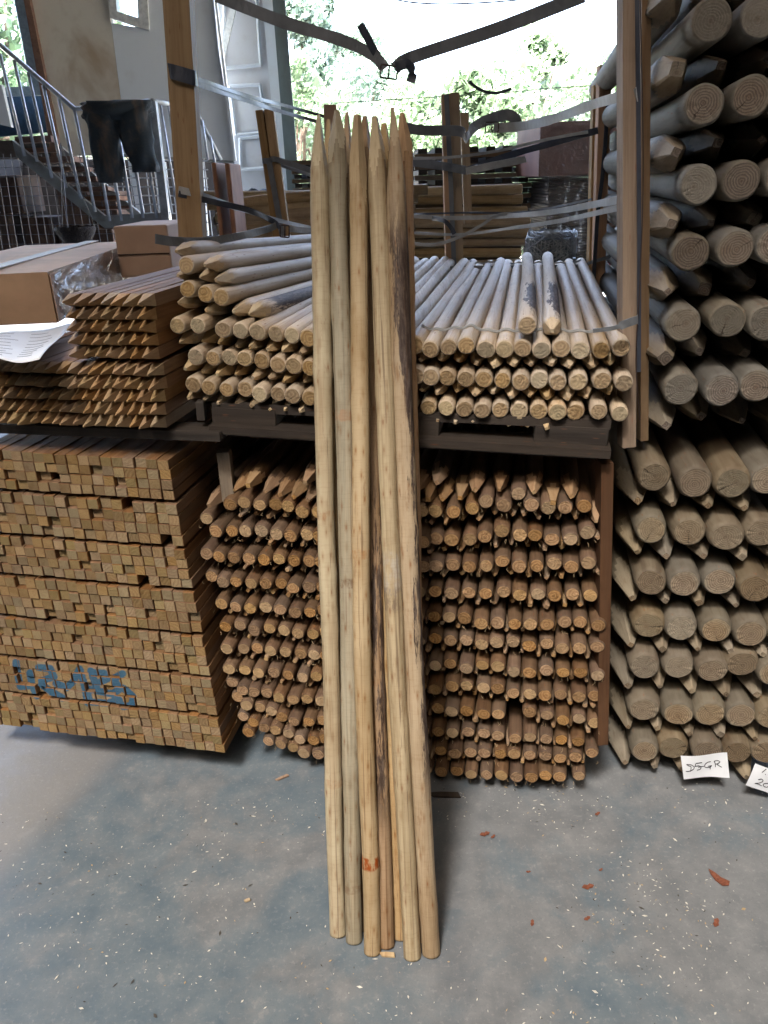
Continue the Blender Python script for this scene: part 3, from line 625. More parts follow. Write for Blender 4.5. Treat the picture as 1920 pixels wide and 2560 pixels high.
# ------------------------------------------------------------------ pointed square stakes on the left
PW = .0262
pk = var_meshes(lambda s: square(1.6, PW*.97, PW*.98, s+5, [T['pbat'], T['pbat_top'], T['pbat_top']], tip=.046+.008*(s % 3)), 6)
def picket_block(rows, n, lab, group, pitchx, ht):
    for ri, c in enumerate(rows):
        p0 = onp(*c, PL, N)
        for k in range(n):
            p = p0-ACR*(PW/2+k*pitchx)+np.array([0, 0, ht/2+k*pitchx*.012])
            q = p-CAM; sx = 960+F*(q@rgt)/(q@fwd)
            if sx < -25: continue
            if lab == 'lower' and False: continue
            o = inst('pointed_picket', rnd.choice(pk), frame(p-DEEP*(.05+rnd.uniform(-.007, .006)), jit(DEEP, .003), rnd.uniform(-.04, .04)) @ Matrix.Diagonal((1, 1, ht/PW, 1)))
            tag(o, f'square pointed stake, {ORD[k+1]} from right in {ORD[ri+1]} row of {lab} bundle at left', 'stake', group)
picket_block([(408,940),(413,974),(415,1005),(417,1037),(418,1069)], 17, 'lower wide', 'square pointed stakes in the lower wide bundle', .0268, .0272)
picket_block([(386,768),(389,801.5),(392,833),(395,866),(399,899)], 7, 'upper small', 'square pointed stakes in the upper small bundle', .0278, .0275)
def bar(name, p0, p1, wd, dp, m, label=None, cat=None, parent=None, xh=(1, 0, 0), group=None):
    p0 = Vector(p0); p1 = Vector(p1); L = (p1-p0).length; mb = MB(); c = .002
    v = []
    for y, s in ((0, 1-2*c/wd), (c, 1), (L-c, 1), (L, 1-2*c/wd)): v += [(-wd/2*s, y, -dp/2*s), (wd/2*s, y, -dp/2*s), (wd/2*s, y, dp/2*s), (-wd/2*s, y, dp/2*s)]
    f = [(0, 1, 2, 3), (15, 14, 13, 12)]+[(k*4+j, (k+1)*4+j, (k+1)*4+(j+1) % 4, k*4+(j+1) % 4) for k in range(3) for j in range(4)]
    o = mk(name, v, f, m, [0]*len(f), False, parent, frame(p0, p1-p0, 0, xh))
    if label: tag(o, label, cat, group)
    return o
# bearer under the wide bundle
p = onp(418, 1078, PL, N)+DEEP*.05; e = p+np.array([0, 0, -.016])
bar('bearer', e+ACR*.12, e-ACR*.95+np.array([0, 0, .012]), .022, .07, T['timber_dark'], xh=(0, 0, 1), label= 'dark bearer board under the wide bundle of square pointed stakes', cat='board')
for q in (.75, 1.4):
    bar('bearer', e+ACR*.02+DEEP*q, e-ACR*.95+DEEP*q, .022, .07, T['timber_dark'], xh=(0, 0, 1), label=f'hidden dark bearer {"halfway" if q < 1 else "far"} back under the square pointed stakes', cat='board')

# ------------------------------------------------------------------ pallet and frame between the middle stacks
pal = empty('pallet', onp(1290, 1110, PM, N), 'dark wooden pallet under the upper middle stack', 'pallet')
def on(x, y, d=0.0): return onp(x, y, PM, N)+DEEP*d
ZU = (0, 0, 1)
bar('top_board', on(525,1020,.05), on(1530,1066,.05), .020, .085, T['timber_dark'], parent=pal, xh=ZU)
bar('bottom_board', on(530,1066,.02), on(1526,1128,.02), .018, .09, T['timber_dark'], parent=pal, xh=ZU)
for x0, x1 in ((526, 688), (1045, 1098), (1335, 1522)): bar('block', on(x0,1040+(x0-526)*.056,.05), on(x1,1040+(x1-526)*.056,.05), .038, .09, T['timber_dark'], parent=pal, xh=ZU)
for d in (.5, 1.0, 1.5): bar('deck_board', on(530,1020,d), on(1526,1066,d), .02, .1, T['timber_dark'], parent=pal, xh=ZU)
fr = empty('support_frame', on(1515,1880), 'timber frame standing round the lower middle stack', 'frame')
bar('upright', on(1514,1160,.03), on(1503,1868,.03), .026, .05, T['timber_frame'], parent=fr)
bar('crossbar', on(1041,1129,.06), on(1527,1160,.06), .016, .026, T['timber_dark'], parent=fr, xh=ZU)
bar('crossbar', on(535,1096,.06), on(1040,1129,.06), .016, .026, T['timber_dark'], parent=fr, xh=ZU)
bar('upright', on(540,1142,.05), on(540,1142,.05)-np.array([0, 0, .13]), .030, .034, T['timber_post'], parent=fr)
bar('stub_post', on(500,1002,.0), on(505,1050,.0), .018, .02, T['timber_dark'], 'short grey peg at the left end of the dark pallet', 'peg')

# ------------------------------------------------------------------ leaning poles
def pole(bot_, tip_, w_px, label, A_, B_, C_, bark=None, bands=(), tipl=.125, up_y=None, seed=0, grain=1.0, knot=.8, bend=.006, L=None, spin=0.3, tipY=None):
    pb = atz(*bot_, 0.0); pt = aty(*tip_, tipY if tipY else 1.72)
    d = Vector(pb-pt); L = d.length; r_ = w_px/2/F*1.63
    side = wood_side('pole_side', A_, B_, C_, bark=bark, bands=bands, grain=grain, var=.0, knot=knot, bump=.0014, rough=.65, cracks=True)
    cut = wood_side('pole_cut', tuple(x*1.12 for x in A_), tuple(x*1.05 for x in A_), C_, knot=0, var=0)
    mats = [side, T['stake_end'], cut]
    rr = random.Random(seed); n = 40; rings = 22
    v, f, idx, sm = pointed(L, r_, tipl, seed, mats, n=n, raw=True, s0=.20, asym=.5, rings=rings, bend=bend, nseg=90)
    # bottom edge slightly rounded: pull the last ring in
    v = [list(p) for p in v]; last = range((rings+90)*n, (rings+91)*n); sd_ = seed*7.3
    kn = [(rr.uniform(.15, L-.1), rr.uniform(0, 6.28), rr.uniform(.0012, .0028)) for _ in range(7)]
    for k in range(len(v)-2):
        x_, y_, z_ = v[k]; q = math.hypot(x_, z_) or 1e-6; a_ = math.atan2(z_, x_)
        w1 = mnoise.noise(Vector((x_*30, y_*7, z_*30+sd_)))*.0011+mnoise.noise(Vector((x_*90, y_*30, z_*90+sd_)))*.0005+mnoise.noise(Vector((0, y_*4.5, sd_)))*.0007
        for (ky, ka, kh) in kn: w1 += kh*math.exp(-((y_-ky)/.02)**2)*(.35+.65*max(0, math.cos(a_-ka)))
        fz_ = min(1, y_/.15); v[k][0] += x_/q*w1*fz_+.0035*fz_*mnoise.noise(Vector((y_*2.2, sd_, 1))); v[k][2] += z_/q*w1*fz_+.003*fz_*mnoise.noise(Vector((y_*2.2, sd_, 9)))
    me = mk('leaning_pole', v, f, mats, idx, sm, link=False)
    # put a finer ring near the bottom
    o = inst('leaning_pole', me, frame(pt, d, spin)); tag(o, label, 'pole', 'pointed poles leaning upright against the stacks'); return o
GB = (.50, .42, .27); GD = (.40, .31, .18); OR = (.56, .37, .19); GG = (.40, .37, .25); PK = (.50, .37, .25)
LP = 'leaning pole'
pole((847,2330),(798,289),44,'leftmost leaning pole, smooth greenish beige with oval cut at its tip', (.48,.41,.27), (.41,.32,.20), (.46,.42,.3), seed=3, bands=((.80,.012,(.34,.19,.09),.6),(1.38,.012,(.34,.2,.1),.55)), spin=.2)
pole((889,2349),(845,277),43,'second front leaning pole from left, grey-green with a dark knot', (.40,.35,.25), (.28,.25,.18), (.37,.33,.25), seed=4, bands=((.95,.012,(.14,.08,.045),.75),(1.62,.012,(.2,.12,.07),.6),(.6,.014,(.36,.2,.11),.55)), grain=1.3, spin=.9)
pole((929,2380),(892,288),43,'centre front leaning pole, orange-tan with a red-brown band near its foot', (.46,.36,.235), (.38,.285,.175), (.44,.35,.23), seed=5, bands=((1.54,.016,(.28,.075,.03),.95),(.88,.012,(.36,.18,.08),.55)), grain=.8, spin=.6)
pole((1031,2392),(936,291),44,'coarse-grained leaning pole with a whitish bark patch at mid height', (.46,.37,.23), (.33,.25,.14), (.42,.35,.24), seed=6, bands=((.92,.05,(.42,.40,.36),.5),(.97,.03,(.13,.09,.07),.6)), grain=1.8, spin=.4)
pole((1077,2380),(981,272),47,'rightmost front leaning pole with black bark down its right side', (.42,.335,.23), (.32,.24,.155), (.40,.32,.22), seed=8, bark=(.14,1.45,-6,.13,(.045,.03,.024)), tipl=.13, grain=1.2, spin=0)
pole((966,2361),(913,292),43,'dark-stained leaning pole standing behind the gap right of the tan one', (.36,.25,.15), (.26,.17,.1), (.34,.25,.17), seed=9, bark=(.70,1.55,0,.16,(.045,.03,.022)), tipY=1.80)
pole((1001,2343),(960,310),40,'leaning pole mostly hidden behind the coarse-grained one, low tip', (.46,.34,.2), (.36,.25,.14), (.42,.33,.22), seed=10, tipY=1.79)
pole((1062,2345),(1006,284),46,'smooth pinkish leaning pole behind the barked one, straight right edge', (.50,.34,.21), (.42,.26,.15), (.48,.34,.22), seed=12, tipl=.15, tipY=1.79, spin=.7)
pole((905,2318),(869,283),36,'leaning pole behind, its tip between the two left grey and tan poles', (.46,.34,.22), (.38,.26,.16), (.44,.34,.23), seed=13, tipY=1.80)
pole((868,2305),(823,300),38,'leaning pole behind the leftmost one, long oval cut tip', (.48,.37,.22), (.4,.28,.16), (.46,.36,.24), seed=14, tipY=1.80)

# ------------------------------------------------------------------ uprights round the stacks
def post(name, a, c, Y0, Y1, wd, dp, m, label, xh=(1, 0, 0), group='uprights round the stacks'):
    return bar(name, aty(*c, Y1), aty(*a, Y0), wd, dp, m, label, 'post', xh=xh, group=group)
post('upright_post', (444,-30), (485,640), 2.0, 2.0, .058, .05, T['timber'], 'thick yellowish rough post left of the leaning poles, strap round it')
post('upright_post', (1569,-40), (1566,1115), 1.66, 1.60, .029, .04, T['timber_post'], 'split pale post at the right corner of the middle stack')
post('upright_post', (1610,-40), (1606,1100), 1.78, 1.72, .018, .03, T['timber_mid'], 'reddish brown board behind the split pale post at right')
post('upright_post', (1511,163), (1494,730), 3.0, 3.0, .042, .04, T['timber_pink'], 'orange square post left of the right logs, black strap across it')
post('upright_post', (1489,213), (1474,730), 3.1, 3.1, .022, .04, T['timber'], 'thin pale post directly left of the orange square post')
post('upright_post', (1113,236), (1124,700), 3.25, 3.25, .030, .05, T['timber_pink'], 'left half of the centre double post behind the stack')
post('upright_post', (1134,233), (1146,700), 3.28, 3.28, .040, .05, T['timber'], 'right half of the centre double post behind the stack')
post('upright_post', (1160,282), (1170,560), 3.6, 3.6, .034, .04, T['timber'], 'shorter dull post just behind the centre double post')
post('upright_post', (649,276), (700,640), 3.3, 3.3, .028, .04, T['timber'], 'left half of the double post between door wall and leaning poles')
post('upright_post', (673,274), (722,640), 3.3, 3.3, .034, .04, T['timber'], 'right half of the double post between door wall and leaning poles')
post('upright_post', (661,280), (712,640), 3.33, 3.33, .014, .02, T['ucut'], 'thin pale strip between the halves of the left double post')
post('upright_post', (825,262), (836,640), 3.2, 3.2, .046, .035, T['timber_pink'], 'post top showing just above the tips of the leaning poles')

# ------------------------------------------------------------------ straps and wires
def ribbon(name, pts, wd, m, label, cat='strap', th=.0018, twist=0.0, up=(0, 0, 1), parent=None, n=10, tw0=0.0):
    P = spline(pts, n); mb = MB(); v = []; k_ = len(P)
    for k, p in enumerate(P):
        t = Vector(P[min(k+1, k_-1)]-P[max(k-1, 0)]).normalized(); s = Vector(up); s = (s-t*s.dot(t)).normalized()
        s = Matrix.Rotation(tw0+twist*k/(k_-1)+.12*math.sin(k*.7), 3, t) @ s; nn = t.cross(s)
        ww = wd[k*(len(wd)-1)//(k_-1)] if isinstance(wd, (list, tuple)) else wd
        p = Vector(p)
        v += [p-s*ww/2-nn*th/2, p+s*ww/2-nn*th/2, p+s*ww/2+nn*th/2, p-s*ww/2+nn*th/2]
    f = [(k*4+j, k*4+(j+1) % 4, (k+1)*4+(j+1) % 4, (k+1)*4+j) for k in range(k_-1) for j in range(4)]+[(3, 2, 1, 0), ((k_-1)*4, (k_-1)*4+1, (k_-1)*4+2, (k_-1)*4+3)]
    mb.add(v, f); o = mb.build(name, m, parent)
    if label: tag(o, label, cat)
    return o
def px3(l): return [aty(x, y, Y) for x, y, Y in l]
def wirepts(name, l, r_, m, label=None, parent=None, cat='wire', n=8):
    mb = MB(); mb.tube(spline(px3(l), n), r_, 5); o = mb.build(name, m, parent, True)
    if label: tag(o, label, cat)
    return o
def buckle(c, w2, h2, rot, parent, th=.0022, m=None):
    c = Vector(c); M = Matrix.Rotation(rot, 3, 'Y'); mb = MB(); q = []
    for a in range(25):
        t = a/24*2*math.pi; x = max(-1, min(1, 1.35*math.cos(t)))*w2; z = max(-1, min(1, 1.35*math.sin(t)))*h2; q.append(c+M @ Vector((x, 0, z)))
    mb.tube(q, th, 6); mb.tube([c+M @ Vector((0, .002, -h2)), c+M @ Vector((0, .002, h2))], th, 6)
    return mb.build('buckle', m or T['wire_d'], parent, True)
st = empty('ratchet_strap', aty(972, 178, 2.0), 'wide dark strap sagging across the top, joined by a buckle', 'strap')
ribbon('webbing', px3([(540,-12,1.95),(700,52,1.97),(860,103,1.99),(935,140,2.0),(962,172,2.0)]), .025, T['strap'], None, parent=st, twist=-.3)
ribbon('webbing', px3([(986,172,2.0),(1010,152,2.0),(1060,133,2.0),(1250,70,1.9),(1460,-12,1.8)]), .026, T['strap'], None, parent=st, twist=.3)
ribbon('loose_tail', px3([(960,168,2.01),(935,125,2.0),(900,60,1.99)]), .018, T['strap_d'], None, parent=st)
ribbon('loose_tail', px3([(990,168,1.99),(1018,160,1.98),(1032,180,1.97),(1026,206,1.97)]), .020, T['strap_d'], None, parent=st, th=.003)
buckle(aty(972, 180, 2.0), .019, .013, .15, st)
s2 = empty('post_strap', aty(430, 178, 1.97), 'thin twin strap running from the thick yellowish post toward pole tips', 'strap')
ribbon('webbing', px3([(428,172,1.966),(500,200,2.1),(620,240,2.5),(720,266,3.0),(815,292,3.2)]), .010, T['strap_d'], None, parent=s2)
ribbon('webbing', px3([(428,182,1.966),(500,212,2.1),(620,252,2.5),(700,278,2.9),(800,306,3.2)]), .012, T['strap'], None, parent=s2)
ribbon('wrap', px3([(424,176,1.99),(426,178,1.968),(455,186,1.966),(488,196,1.968),(490,198,2.03)]), .03, T['strap_d'], None, parent=s2, n=4)
s3 = empty('centre_strap', aty(1240, 318, 2.9), 'pale grey strap with a knotted buckle crossing in front of centre post', 'strap')
ribbon('webbing', px3([(1010,318,3.2),(1060,326,3.18),(1150,328,3.1),(1165,345,3.05),(1185,318,3.0),(1225,298,2.95),(1275,288,2.9),(1298,315,2.9)]), .035, T['strap'], None, parent=s3)
ribbon('webbing', px3([(1235,320,2.92),(1300,316,2.85),(1380,298,2.5),(1480,262,2.0),(1548,243,1.72),(1592,236,1.62)]), [.030, .028, .024, .02, .02, .025], T['strap_l'], None, parent=s3, twist=.3)
buckle(aty(1230, 318, 2.9), .022, .015, 0, s3)
s4 = empty('lower_strap', aty(1165, 425, 3.2), 'grey strap sagging to a knot at the centre post below the buckle', 'strap')
ribbon('webbing', px3([(1030,405,3.3),(1100,414,3.22),(1165,426,3.15)]), .03, T['strap'], None, parent=s4)
ribbon('webbing', px3([(1165,426,3.15),(1260,392,3.1),(1380,358,3.0),(1495,326,2.95)]), .022, T['strap_d'], None, parent=s4)
ribbon('webbing', px3([(1030,396,3.2),(1130,393,3.15),(1250,376,3.1),(1370,348,3.0),(1470,330,2.95)]), .010, T['strap_l'], None, parent=s4)
ribbon('loose_tail', px3([(1165,428,3.1),(1240,412,3.05),(1315,398,3.0)]), .025, T['strap_l'], None, parent=s4, twist=.6)
s5 = empty('left_strap', aty(712, 578, 2.2), 'strap with small wire buckle over the loose stakes at left', 'strap')
ribbon('webbing', px3([(446,474,1.97),(500,488,2.0),(600,522,2.2),(700,552,2.6),(790,572,3.0)]), [.016, .012, .010], T['strap_l'], None, parent=s5)
ribbon('webbing', px3([(446,484,1.97),(520,502,2.0),(620,525,2.1),(680,552,2.2),(700,570,2.2)]), .014, T['strap_d'], None, parent=s5)
ribbon('webbing', px3([(722,572,2.2),(760,576,2.3),(800,580,2.5)]), .016, T['strap_d'], None, parent=s5)
ribbon('loose_tail', px3([(388,597,1.75),(440,604,1.8),(520,603,1.9),(600,590,2.0),(665,574,2.15),(690,564,2.2)]), [.020, .019, .018, .017, .01], T['strap'], None, parent=s5, th=.002)
buckle(aty(712, 578, 2.2), .012, .015, .1, s5)
s6 = empty('slack_strap', aty(1200, 560, 3.1), 'pair of slack grey straps running from centre post to the right posts', 'strap')
ribbon('webbing', px3([(1030,540,3.2),(1130,545,3.15),(1250,541,3.05),(1370,531,2.6),(1480,512,2.0),(1545,500,1.70),(1592,497,1.62)]), [.016, .016, .016, .018], T['strap_l'], None, parent=s6)
ribbon('webbing', px3([(1030,582,3.2),(1150,586,3.1),(1280,570,2.8),(1400,552,2.3),(1545,520,1.72)]), [.010, .012, .014], T['strap_l'], None, parent=s6)
ribbon('loose_tail', px3([(1030,608,3.0),(1085,612,3.0),(1150,592,3.0),(1200,565,3.0),(1245,538,3.0),(1300,535,3.0)]), .012, T['strap_l'], None, parent=s6, twist=.8)
ribbon('webbing', px3([(1030,536,3.22),(1150,532,3.18),(1310,530,3.1),(1480,498,2.6)]), .007, T['strap_d'], None, parent=s6)
ribbon('loose_tail', px3([(1080,546,3.18),(1110,552,3.1),(1128,570,3.1),(1136,585,3.1)]), .016, T['strap_d'], None, parent=s6)
s7 = empty('corner_strap', on(1585, 795), 'flat grey strap tight round the split post at the stack corner', 'strap')
ribbon('webbing', [on(1480,820,-.03), on(1530,812,-.035), on(1560,800,-.04), on(1590,792,-.03)], [.008, .016, .022], T['strap'], None, parent=s7)
ribbon('webbing', px3([(1020,672,3.0),(1250,668,3.02),(1440,665,3.02),(1480,655,2.98),(1530,640,2.9)]), .012, T['strap'], None, parent=s7)
ribbon('post_band', px3([(1521,240,2.97),(1508,420,2.96),(1494,540,2.96),(1484,700,2.96)]), .014, T['strap_d'], 'black band running down the orange square post', 'strap', up=(1, 0, 0))
ribbon('post_band', px3([(1592,-40,1.64),(1596,300,1.62),(1598,600,1.6),(1597,930,1.58)]), .008, T['strap_d'], 'black band hanging between split post and right logs', 'strap', up=(1, 0, 0))
ribbon('post_band', px3([(1116,235,3.215),(1127,460,3.215),(1136,690,3.215)]), .018, T['strap'], 'grey band down the middle of the centre double post', 'strap', up=(1, 0, 0))
ribbon('post_band', px3([(672,400,3.26),(690,500,3.26),(706,590,3.26)]), .022, T['strap'], 'grey band down the middle of the left double post', 'strap', up=(1, 0, 0))
ribbon('post_band', px3([(656,402,3.27),(674,402,3.255),(692,399,3.27),(790,430,3.25)]), .02, T['strap'], 'grey strap tied round the left double post', 'strap')
ribbon('post_band', px3([(692,408,3.3),(740,424,3.3),(790,440,3.3)]), .018, T['strap_l'], 'pale strap end fluttering right of the left double post', 'strap')
wirepts('wire', [(975,-4,2.1),(1030,6,2.1),(1110,10,2.1),(1220,6,2.1),(1340,-4,2.1)], .0018, T['wire_d'], 'thin dark wire sagging across the very top')
wirepts('wire', [(840,258,3.3),(960,250,3.3),(1130,240,3.3),(1240,234,3.25),(1360,222,3.2),(1485,214,3.1)], .0016, T['wire'], 'thin wire between the pole tips and the right posts')
wirepts('wire', [(1172,204,3.2),(1190,218,3.2),(1215,230,3.2),(1245,232,3.2),(1278,222,3.2)], [.010, .009, .006, .004, .003, .003, .003, .003, .003, .003, .003, .003, .003, .003, .003, .003, .003][:1][0] if False else .0055, T['strap_d'], 'short black strap scrap hooked on the thin wire')
# twine over the top layer of stakes: passes over every stake crown
def over(ya, yb, xs, dz, name, label, r_=.0016, P=PM):
    mb = MB(); pts = []
    for k in range(len(xs)-1):
        x0, x1 = xs[k], xs[k+1]
        for t in (0, .5):
            x = x0+(x1-x0)*t; pts.append((x, t))
    return pts
for (d, lb) in ((.10, 'white twine tied across the top stakes near their sawn ends'), (.115, 'second white twine beside the first over the near ends'), (1.50, 'twine tied across the far ends of the top stakes'), (1.53, 'second twine across the far ends of the top stakes')):
    mb = MB(); tops = [on(x, y) for x, y in UB(UR[0])]; pts = []
    for k, q in enumerate(tops):
        pts.append(q+DEEP*d+np.array([0, 0, RU+.004]))
        if k < len(tops)-1: m_ = (q+tops[k+1])/2; pts.append(m_+DEEP*d+np.array([0, 0, RU-.001]))
    mb.tube(spline(pts, 3), .0017, 5); tag(mb.build('twine', T['strap_l'], None, True), lb, 'twine')
wirepts('wire', [(1600,-20,1.6),(1608,420,1.6),(1600,700,1.58),(1590,900,1.56),(1600,1050,1.56)], .0012, T['wire_d'], 'thin black cord hanging beside the right logs')

# ------------------------------------------------------------------ paper notes
def note(corners, P, push, label, strokes, cell=None, curl=.004):
    c = [onp(x, y, P, N)+DEEP*push for x, y in corners]; n = 10; v = []
    def at(u, t, off=0.0): q = (c[0]*(1-u)+c[1]*u)*(1-t)+(c[3]*(1-u)+c[2]*u)*t; return q-DEEP*(off+curl*math.sin(u*5+t*2))
    for a in range(n+1):
        for b_ in range(n+1): v.append(at(a/n, b_/n))
    f = [(a*(n+1)+b_, (a+1)*(n+1)+b_, (a+1)*(n+1)+b_+1, a*(n+1)+b_+1) for a in range(n) for b_ in range(n)]
    m2 = len(v); v += [p+DEEP*.0006 for p in v]; f += [tuple(m2+k for k in q[::-1]) for q in f]
    o = mk('paper_note', v, f, T['paper'], None, True); tag(o, label, 'note')
    mb = MB()
    for s_ in strokes:
        P_ = spline([(u, t, 0) for u, t in s_], 5); mb.tube([at(q[0], q[1], .0009) for q in P_], .0009, 5)
    mb.build('handwriting', T['ink'], o, True); return o
def z(l): return l
def nc(pts, x0, y0, w_, h_): return [((x-x0)/w_, (y-y0)/h_) for x, y in pts]
S1 = [nc(s_, 245, 290, 735, 355) for s_ in [
  [(320,410),(350,430),(385,450),(370,520)],[(320,410),(385,415),(435,450),(420,490),(350,515),(295,512)],
  [(570,398),(500,400),(470,405),(450,445)],[(450,445),(510,445),(545,470),(530,505),(475,512)],[(500,470),(560,465),(600,468)],
  [(710,405),(660,410),(615,440),(610,480),(650,495),(700,490),(715,470)],[(660,475),(725,470)],[(695,480),(690,525)],
  [(765,405),(780,450),(775,495)],[(765,405),(820,400),(855,420),(820,445),(780,452)],[(800,450),(840,480),(875,498)]]]
note([(1696,1867),(1811,1861),(1816,1920),(1703,1923)], PR, -.035, 'white paper note reading D5GR, stuck on the lowest logs', S1)
S2 = [nc(s_, 1300, 400, 640, 330) for s_ in [[(1450,415),(1430,450),(1415,475)],[(1462,485),(1466,490)],[(1600,435),(1555,435),(1545,460),(1600,475),(1610,510),(1560,515),(1540,490),(1590,460),(1600,435)],[(1635,480),(1690,520)],[(1690,480),(1640,520)],
  [(1405,590),(1440,565),(1465,590),(1430,630),(1385,655),(1430,650),(1470,660)],[(1530,600),(1490,620),(1490,650),(1530,660),(1560,630),(1545,600),(1530,600)],[(1580,595),(1640,590),(1600,630),(1650,650),(1620,690),(1565,680)]]]
note([(1877,1879),(1990,1912),(1985,1985),(1853,1930)], PR, -.045, 'white paper note tilted at right edge, handwritten 1.8x above 203', S2)

# ------------------------------------------------------------------ order sheet and carton on the left bundles
zt = onp(366, 905, PL, N)[2]+.012
def sheet():
    c = [(-60,850),(178,812),(100,905),(-60,902)]; q = [atz(x, y, zt+.018) for x, y in c]; n = 14; v = []
    for a in range(n+1):
        for b_ in range(n+1):
            u, t = a/n, b_/n; p = (q[0]*(1-u)+q[1]*u)*(1-t)+(q[3]*(1-u)+q[2]*u)*t; p = p+np.array([0, 0, .006*math.sin(u*7)+.004*math.sin(t*6+u*3)]); v.append(p)
    f = [(a*(n+1)+b_, a*(n+1)+b_+1, (a+1)*(n+1)+b_+1, (a+1)*(n+1)+b_) for a in range(n) for b_ in range(n)]
    o = mk('order_sheet', v, f, T['paper'], None, True); so_ = o.modifiers.new('th', 'SOLIDIFY'); so_.thickness = .0006
    tag(o, 'large white order sheet lying on the square pointed stakes', 'paper')
    mb = MB()
    for r_ in range(9):
        for s_ in range(2):
            u0, u1 = .22+.36*s_, .22+.36*s_+rnd.uniform(.15, .3); t = .12+r_*.09; pts = []
            for k in range(26):
                u = u0+(u1-u0)*k/25; p = (q[0]*(1-u)+q[1]*u)*(1-t)+(q[3]*(1-u)+q[2]*u)*t
                pts.append(p+np.array([0, .0015*math.sin(k*2.4+r_), .006*math.sin(u*7)+.004*math.sin(t*6+u*3)+.0009]))
            mb.tube(pts, .0004, 4)
    mb.build('faint_writing', plain('grey_ink', (.25, .25, .28), .6), o)
sheet()
zb = zt+.004; BH = .135
ct = atz(118, 680, zb+BH); cf = atz(345, 602, zb+BH); cl_ = atz(150, 611, zb+BH)
cn = ct-np.array([0, 0, BH]); LD = np.linalg.norm(cf-ct); dr = (cf-ct)/LD; LW = np.linalg.norm(cl_-cf); dl = np.array([-dr[1], dr[0], 0]); LW = max(.45, LW)
bx = empty('carton', cn, 'large taped cardboard carton wrapped in film on the square pointed stakes', 'box')
def carton_box(name, p, a, c, h, m, parent, bulge=.006, taper=.0):
    n = 8; v = []; f = []
    def face(o, e1, e2, nn):
        b0 = len(v)
        for i in range(n+1):
            for j in range(n+1):
                u, t = i/n, j/n; bl = bulge*math.sin(math.pi*u)*math.sin(math.pi*t)*rr_
                v.append(o+e1*u+e2*t+nn*bl)
        for i in range(n):
            for j in range(n): f.append((b0+i*(n+1)+j, b0+(i+1)*(n+1)+j, b0+(i+1)*(n+1)+j+1, b0+i*(n+1)+j+1))
    hz = np.array([0, 0, h]); rr_ = 1
    face(p, -c*-1, hz, -a/np.linalg.norm(a)); face(p, a, hz, -c/np.linalg.norm(c)); face(p+hz, c, a, np.array([0, 0, 1.])); rr_ = 0
    face(p+a, c, hz, a*0); face(p+c, a, hz, a*0); face(p, c, a, a*0)
    return mk(name, v, f, m, None, False, parent)
carton_box('box_body', cn, dr*LD, dl*LW, BH, T['card'], bx)
def strip(name, p, e1, e2, m, parent, off):
    o_ = np.array(off); v = [p+o_, p+e1+o_, p+e1+e2+o_, p+e2+o_]; mb = MB(); mb.poly(v, -o_*.4); return mb.build(name, m, parent)
tp = cn+np.array([0, 0, BH])
strip('tape', tp+dl*LW*.35, dr*LD, dl*.05, plain('parcel_tape', (.38, .28, .19), .5), bx, (0, 0, .008))
strip('side_tape', cn+np.array([0, 0, BH*.25])+dr*.03, dr*(LD*.9), np.array([0, 0, .035]), T['film'], bx, tuple(-dl*-.009))
# a flap and crinkled clear film over the right face
fv = []; ff = []; nx_, nz_ = 46, 16
for i in range(nx_+1):
    for j in range(nz_+1):
        u = i/nx_; t = j/nz_; q = cn+dr*(LD*(.02+1.0*u))+np.array([0, 0, BH*(.02+1.0*t)])+(-dl)*(.010+.012*mnoise.noise(Vector((u*22, t*9, 1.3)))+.004*mnoise.noise(Vector((u*60, t*22, 4))))
        fv.append(q)
for i in range(nx_):
    for j in range(nz_): ff.append((i*(nz_+1)+j, (i+1)*(nz_+1)+j, (i+1)*(nz_+1)+j+1, i*(nz_+1)+j+1))
mk('wrapping_film', fv, ff, T['film'], None, True, bx)
strip('side_flap', cn+np.array([0, 0, .006])-dl*.0, dr*.13, np.array([0, 0, BH*.92]), T['card_pink'], bx, tuple(-dl*.006))

# cartons behind
def carton(px0, px1, Y, dep, m, label, name='carton', split=None, group=None):
    (x0, y0), (x1, y1) = px0, px1; a = aty(x0, y0, Y); c = aty(x1, y1, Y); mb = MB()
    mb.box(((a[0]+c[0])/2, Y+dep/2, (a[2]+c[2])/2), (abs(c[0]-a[0]), dep, abs(a[2]-c[2])))
    o = mb.build(name, m); tag(o, label, 'box', group)
    bv = o.modifiers.new('b', 'BEVEL'); bv.width = .006; bv.segments = 2
    if split == 'h':
        m2 = MB(); m2.box(((a[0]+c[0])/2, Y-.002, a[2]*.45+c[2]*.55), (abs(c[0]-a[0])*.96, .004, .004)); m2.build('lid_seam', T['card_dark'], o)
    return o
carton((282,566),(434,690), 2.9, .4, T['card_pink'], 'pinkish carton behind the small bundle of square stakes', split='h')
carton((528,406),(560,600), 3.6, .3, T['card2'], 'tall narrow carton, left one of the pair beside the yellowish post')
carton((561,408),(593,600), 3.6, .3, T['card2'], 'tall narrow carton, right one of the pair beside the yellowish post')

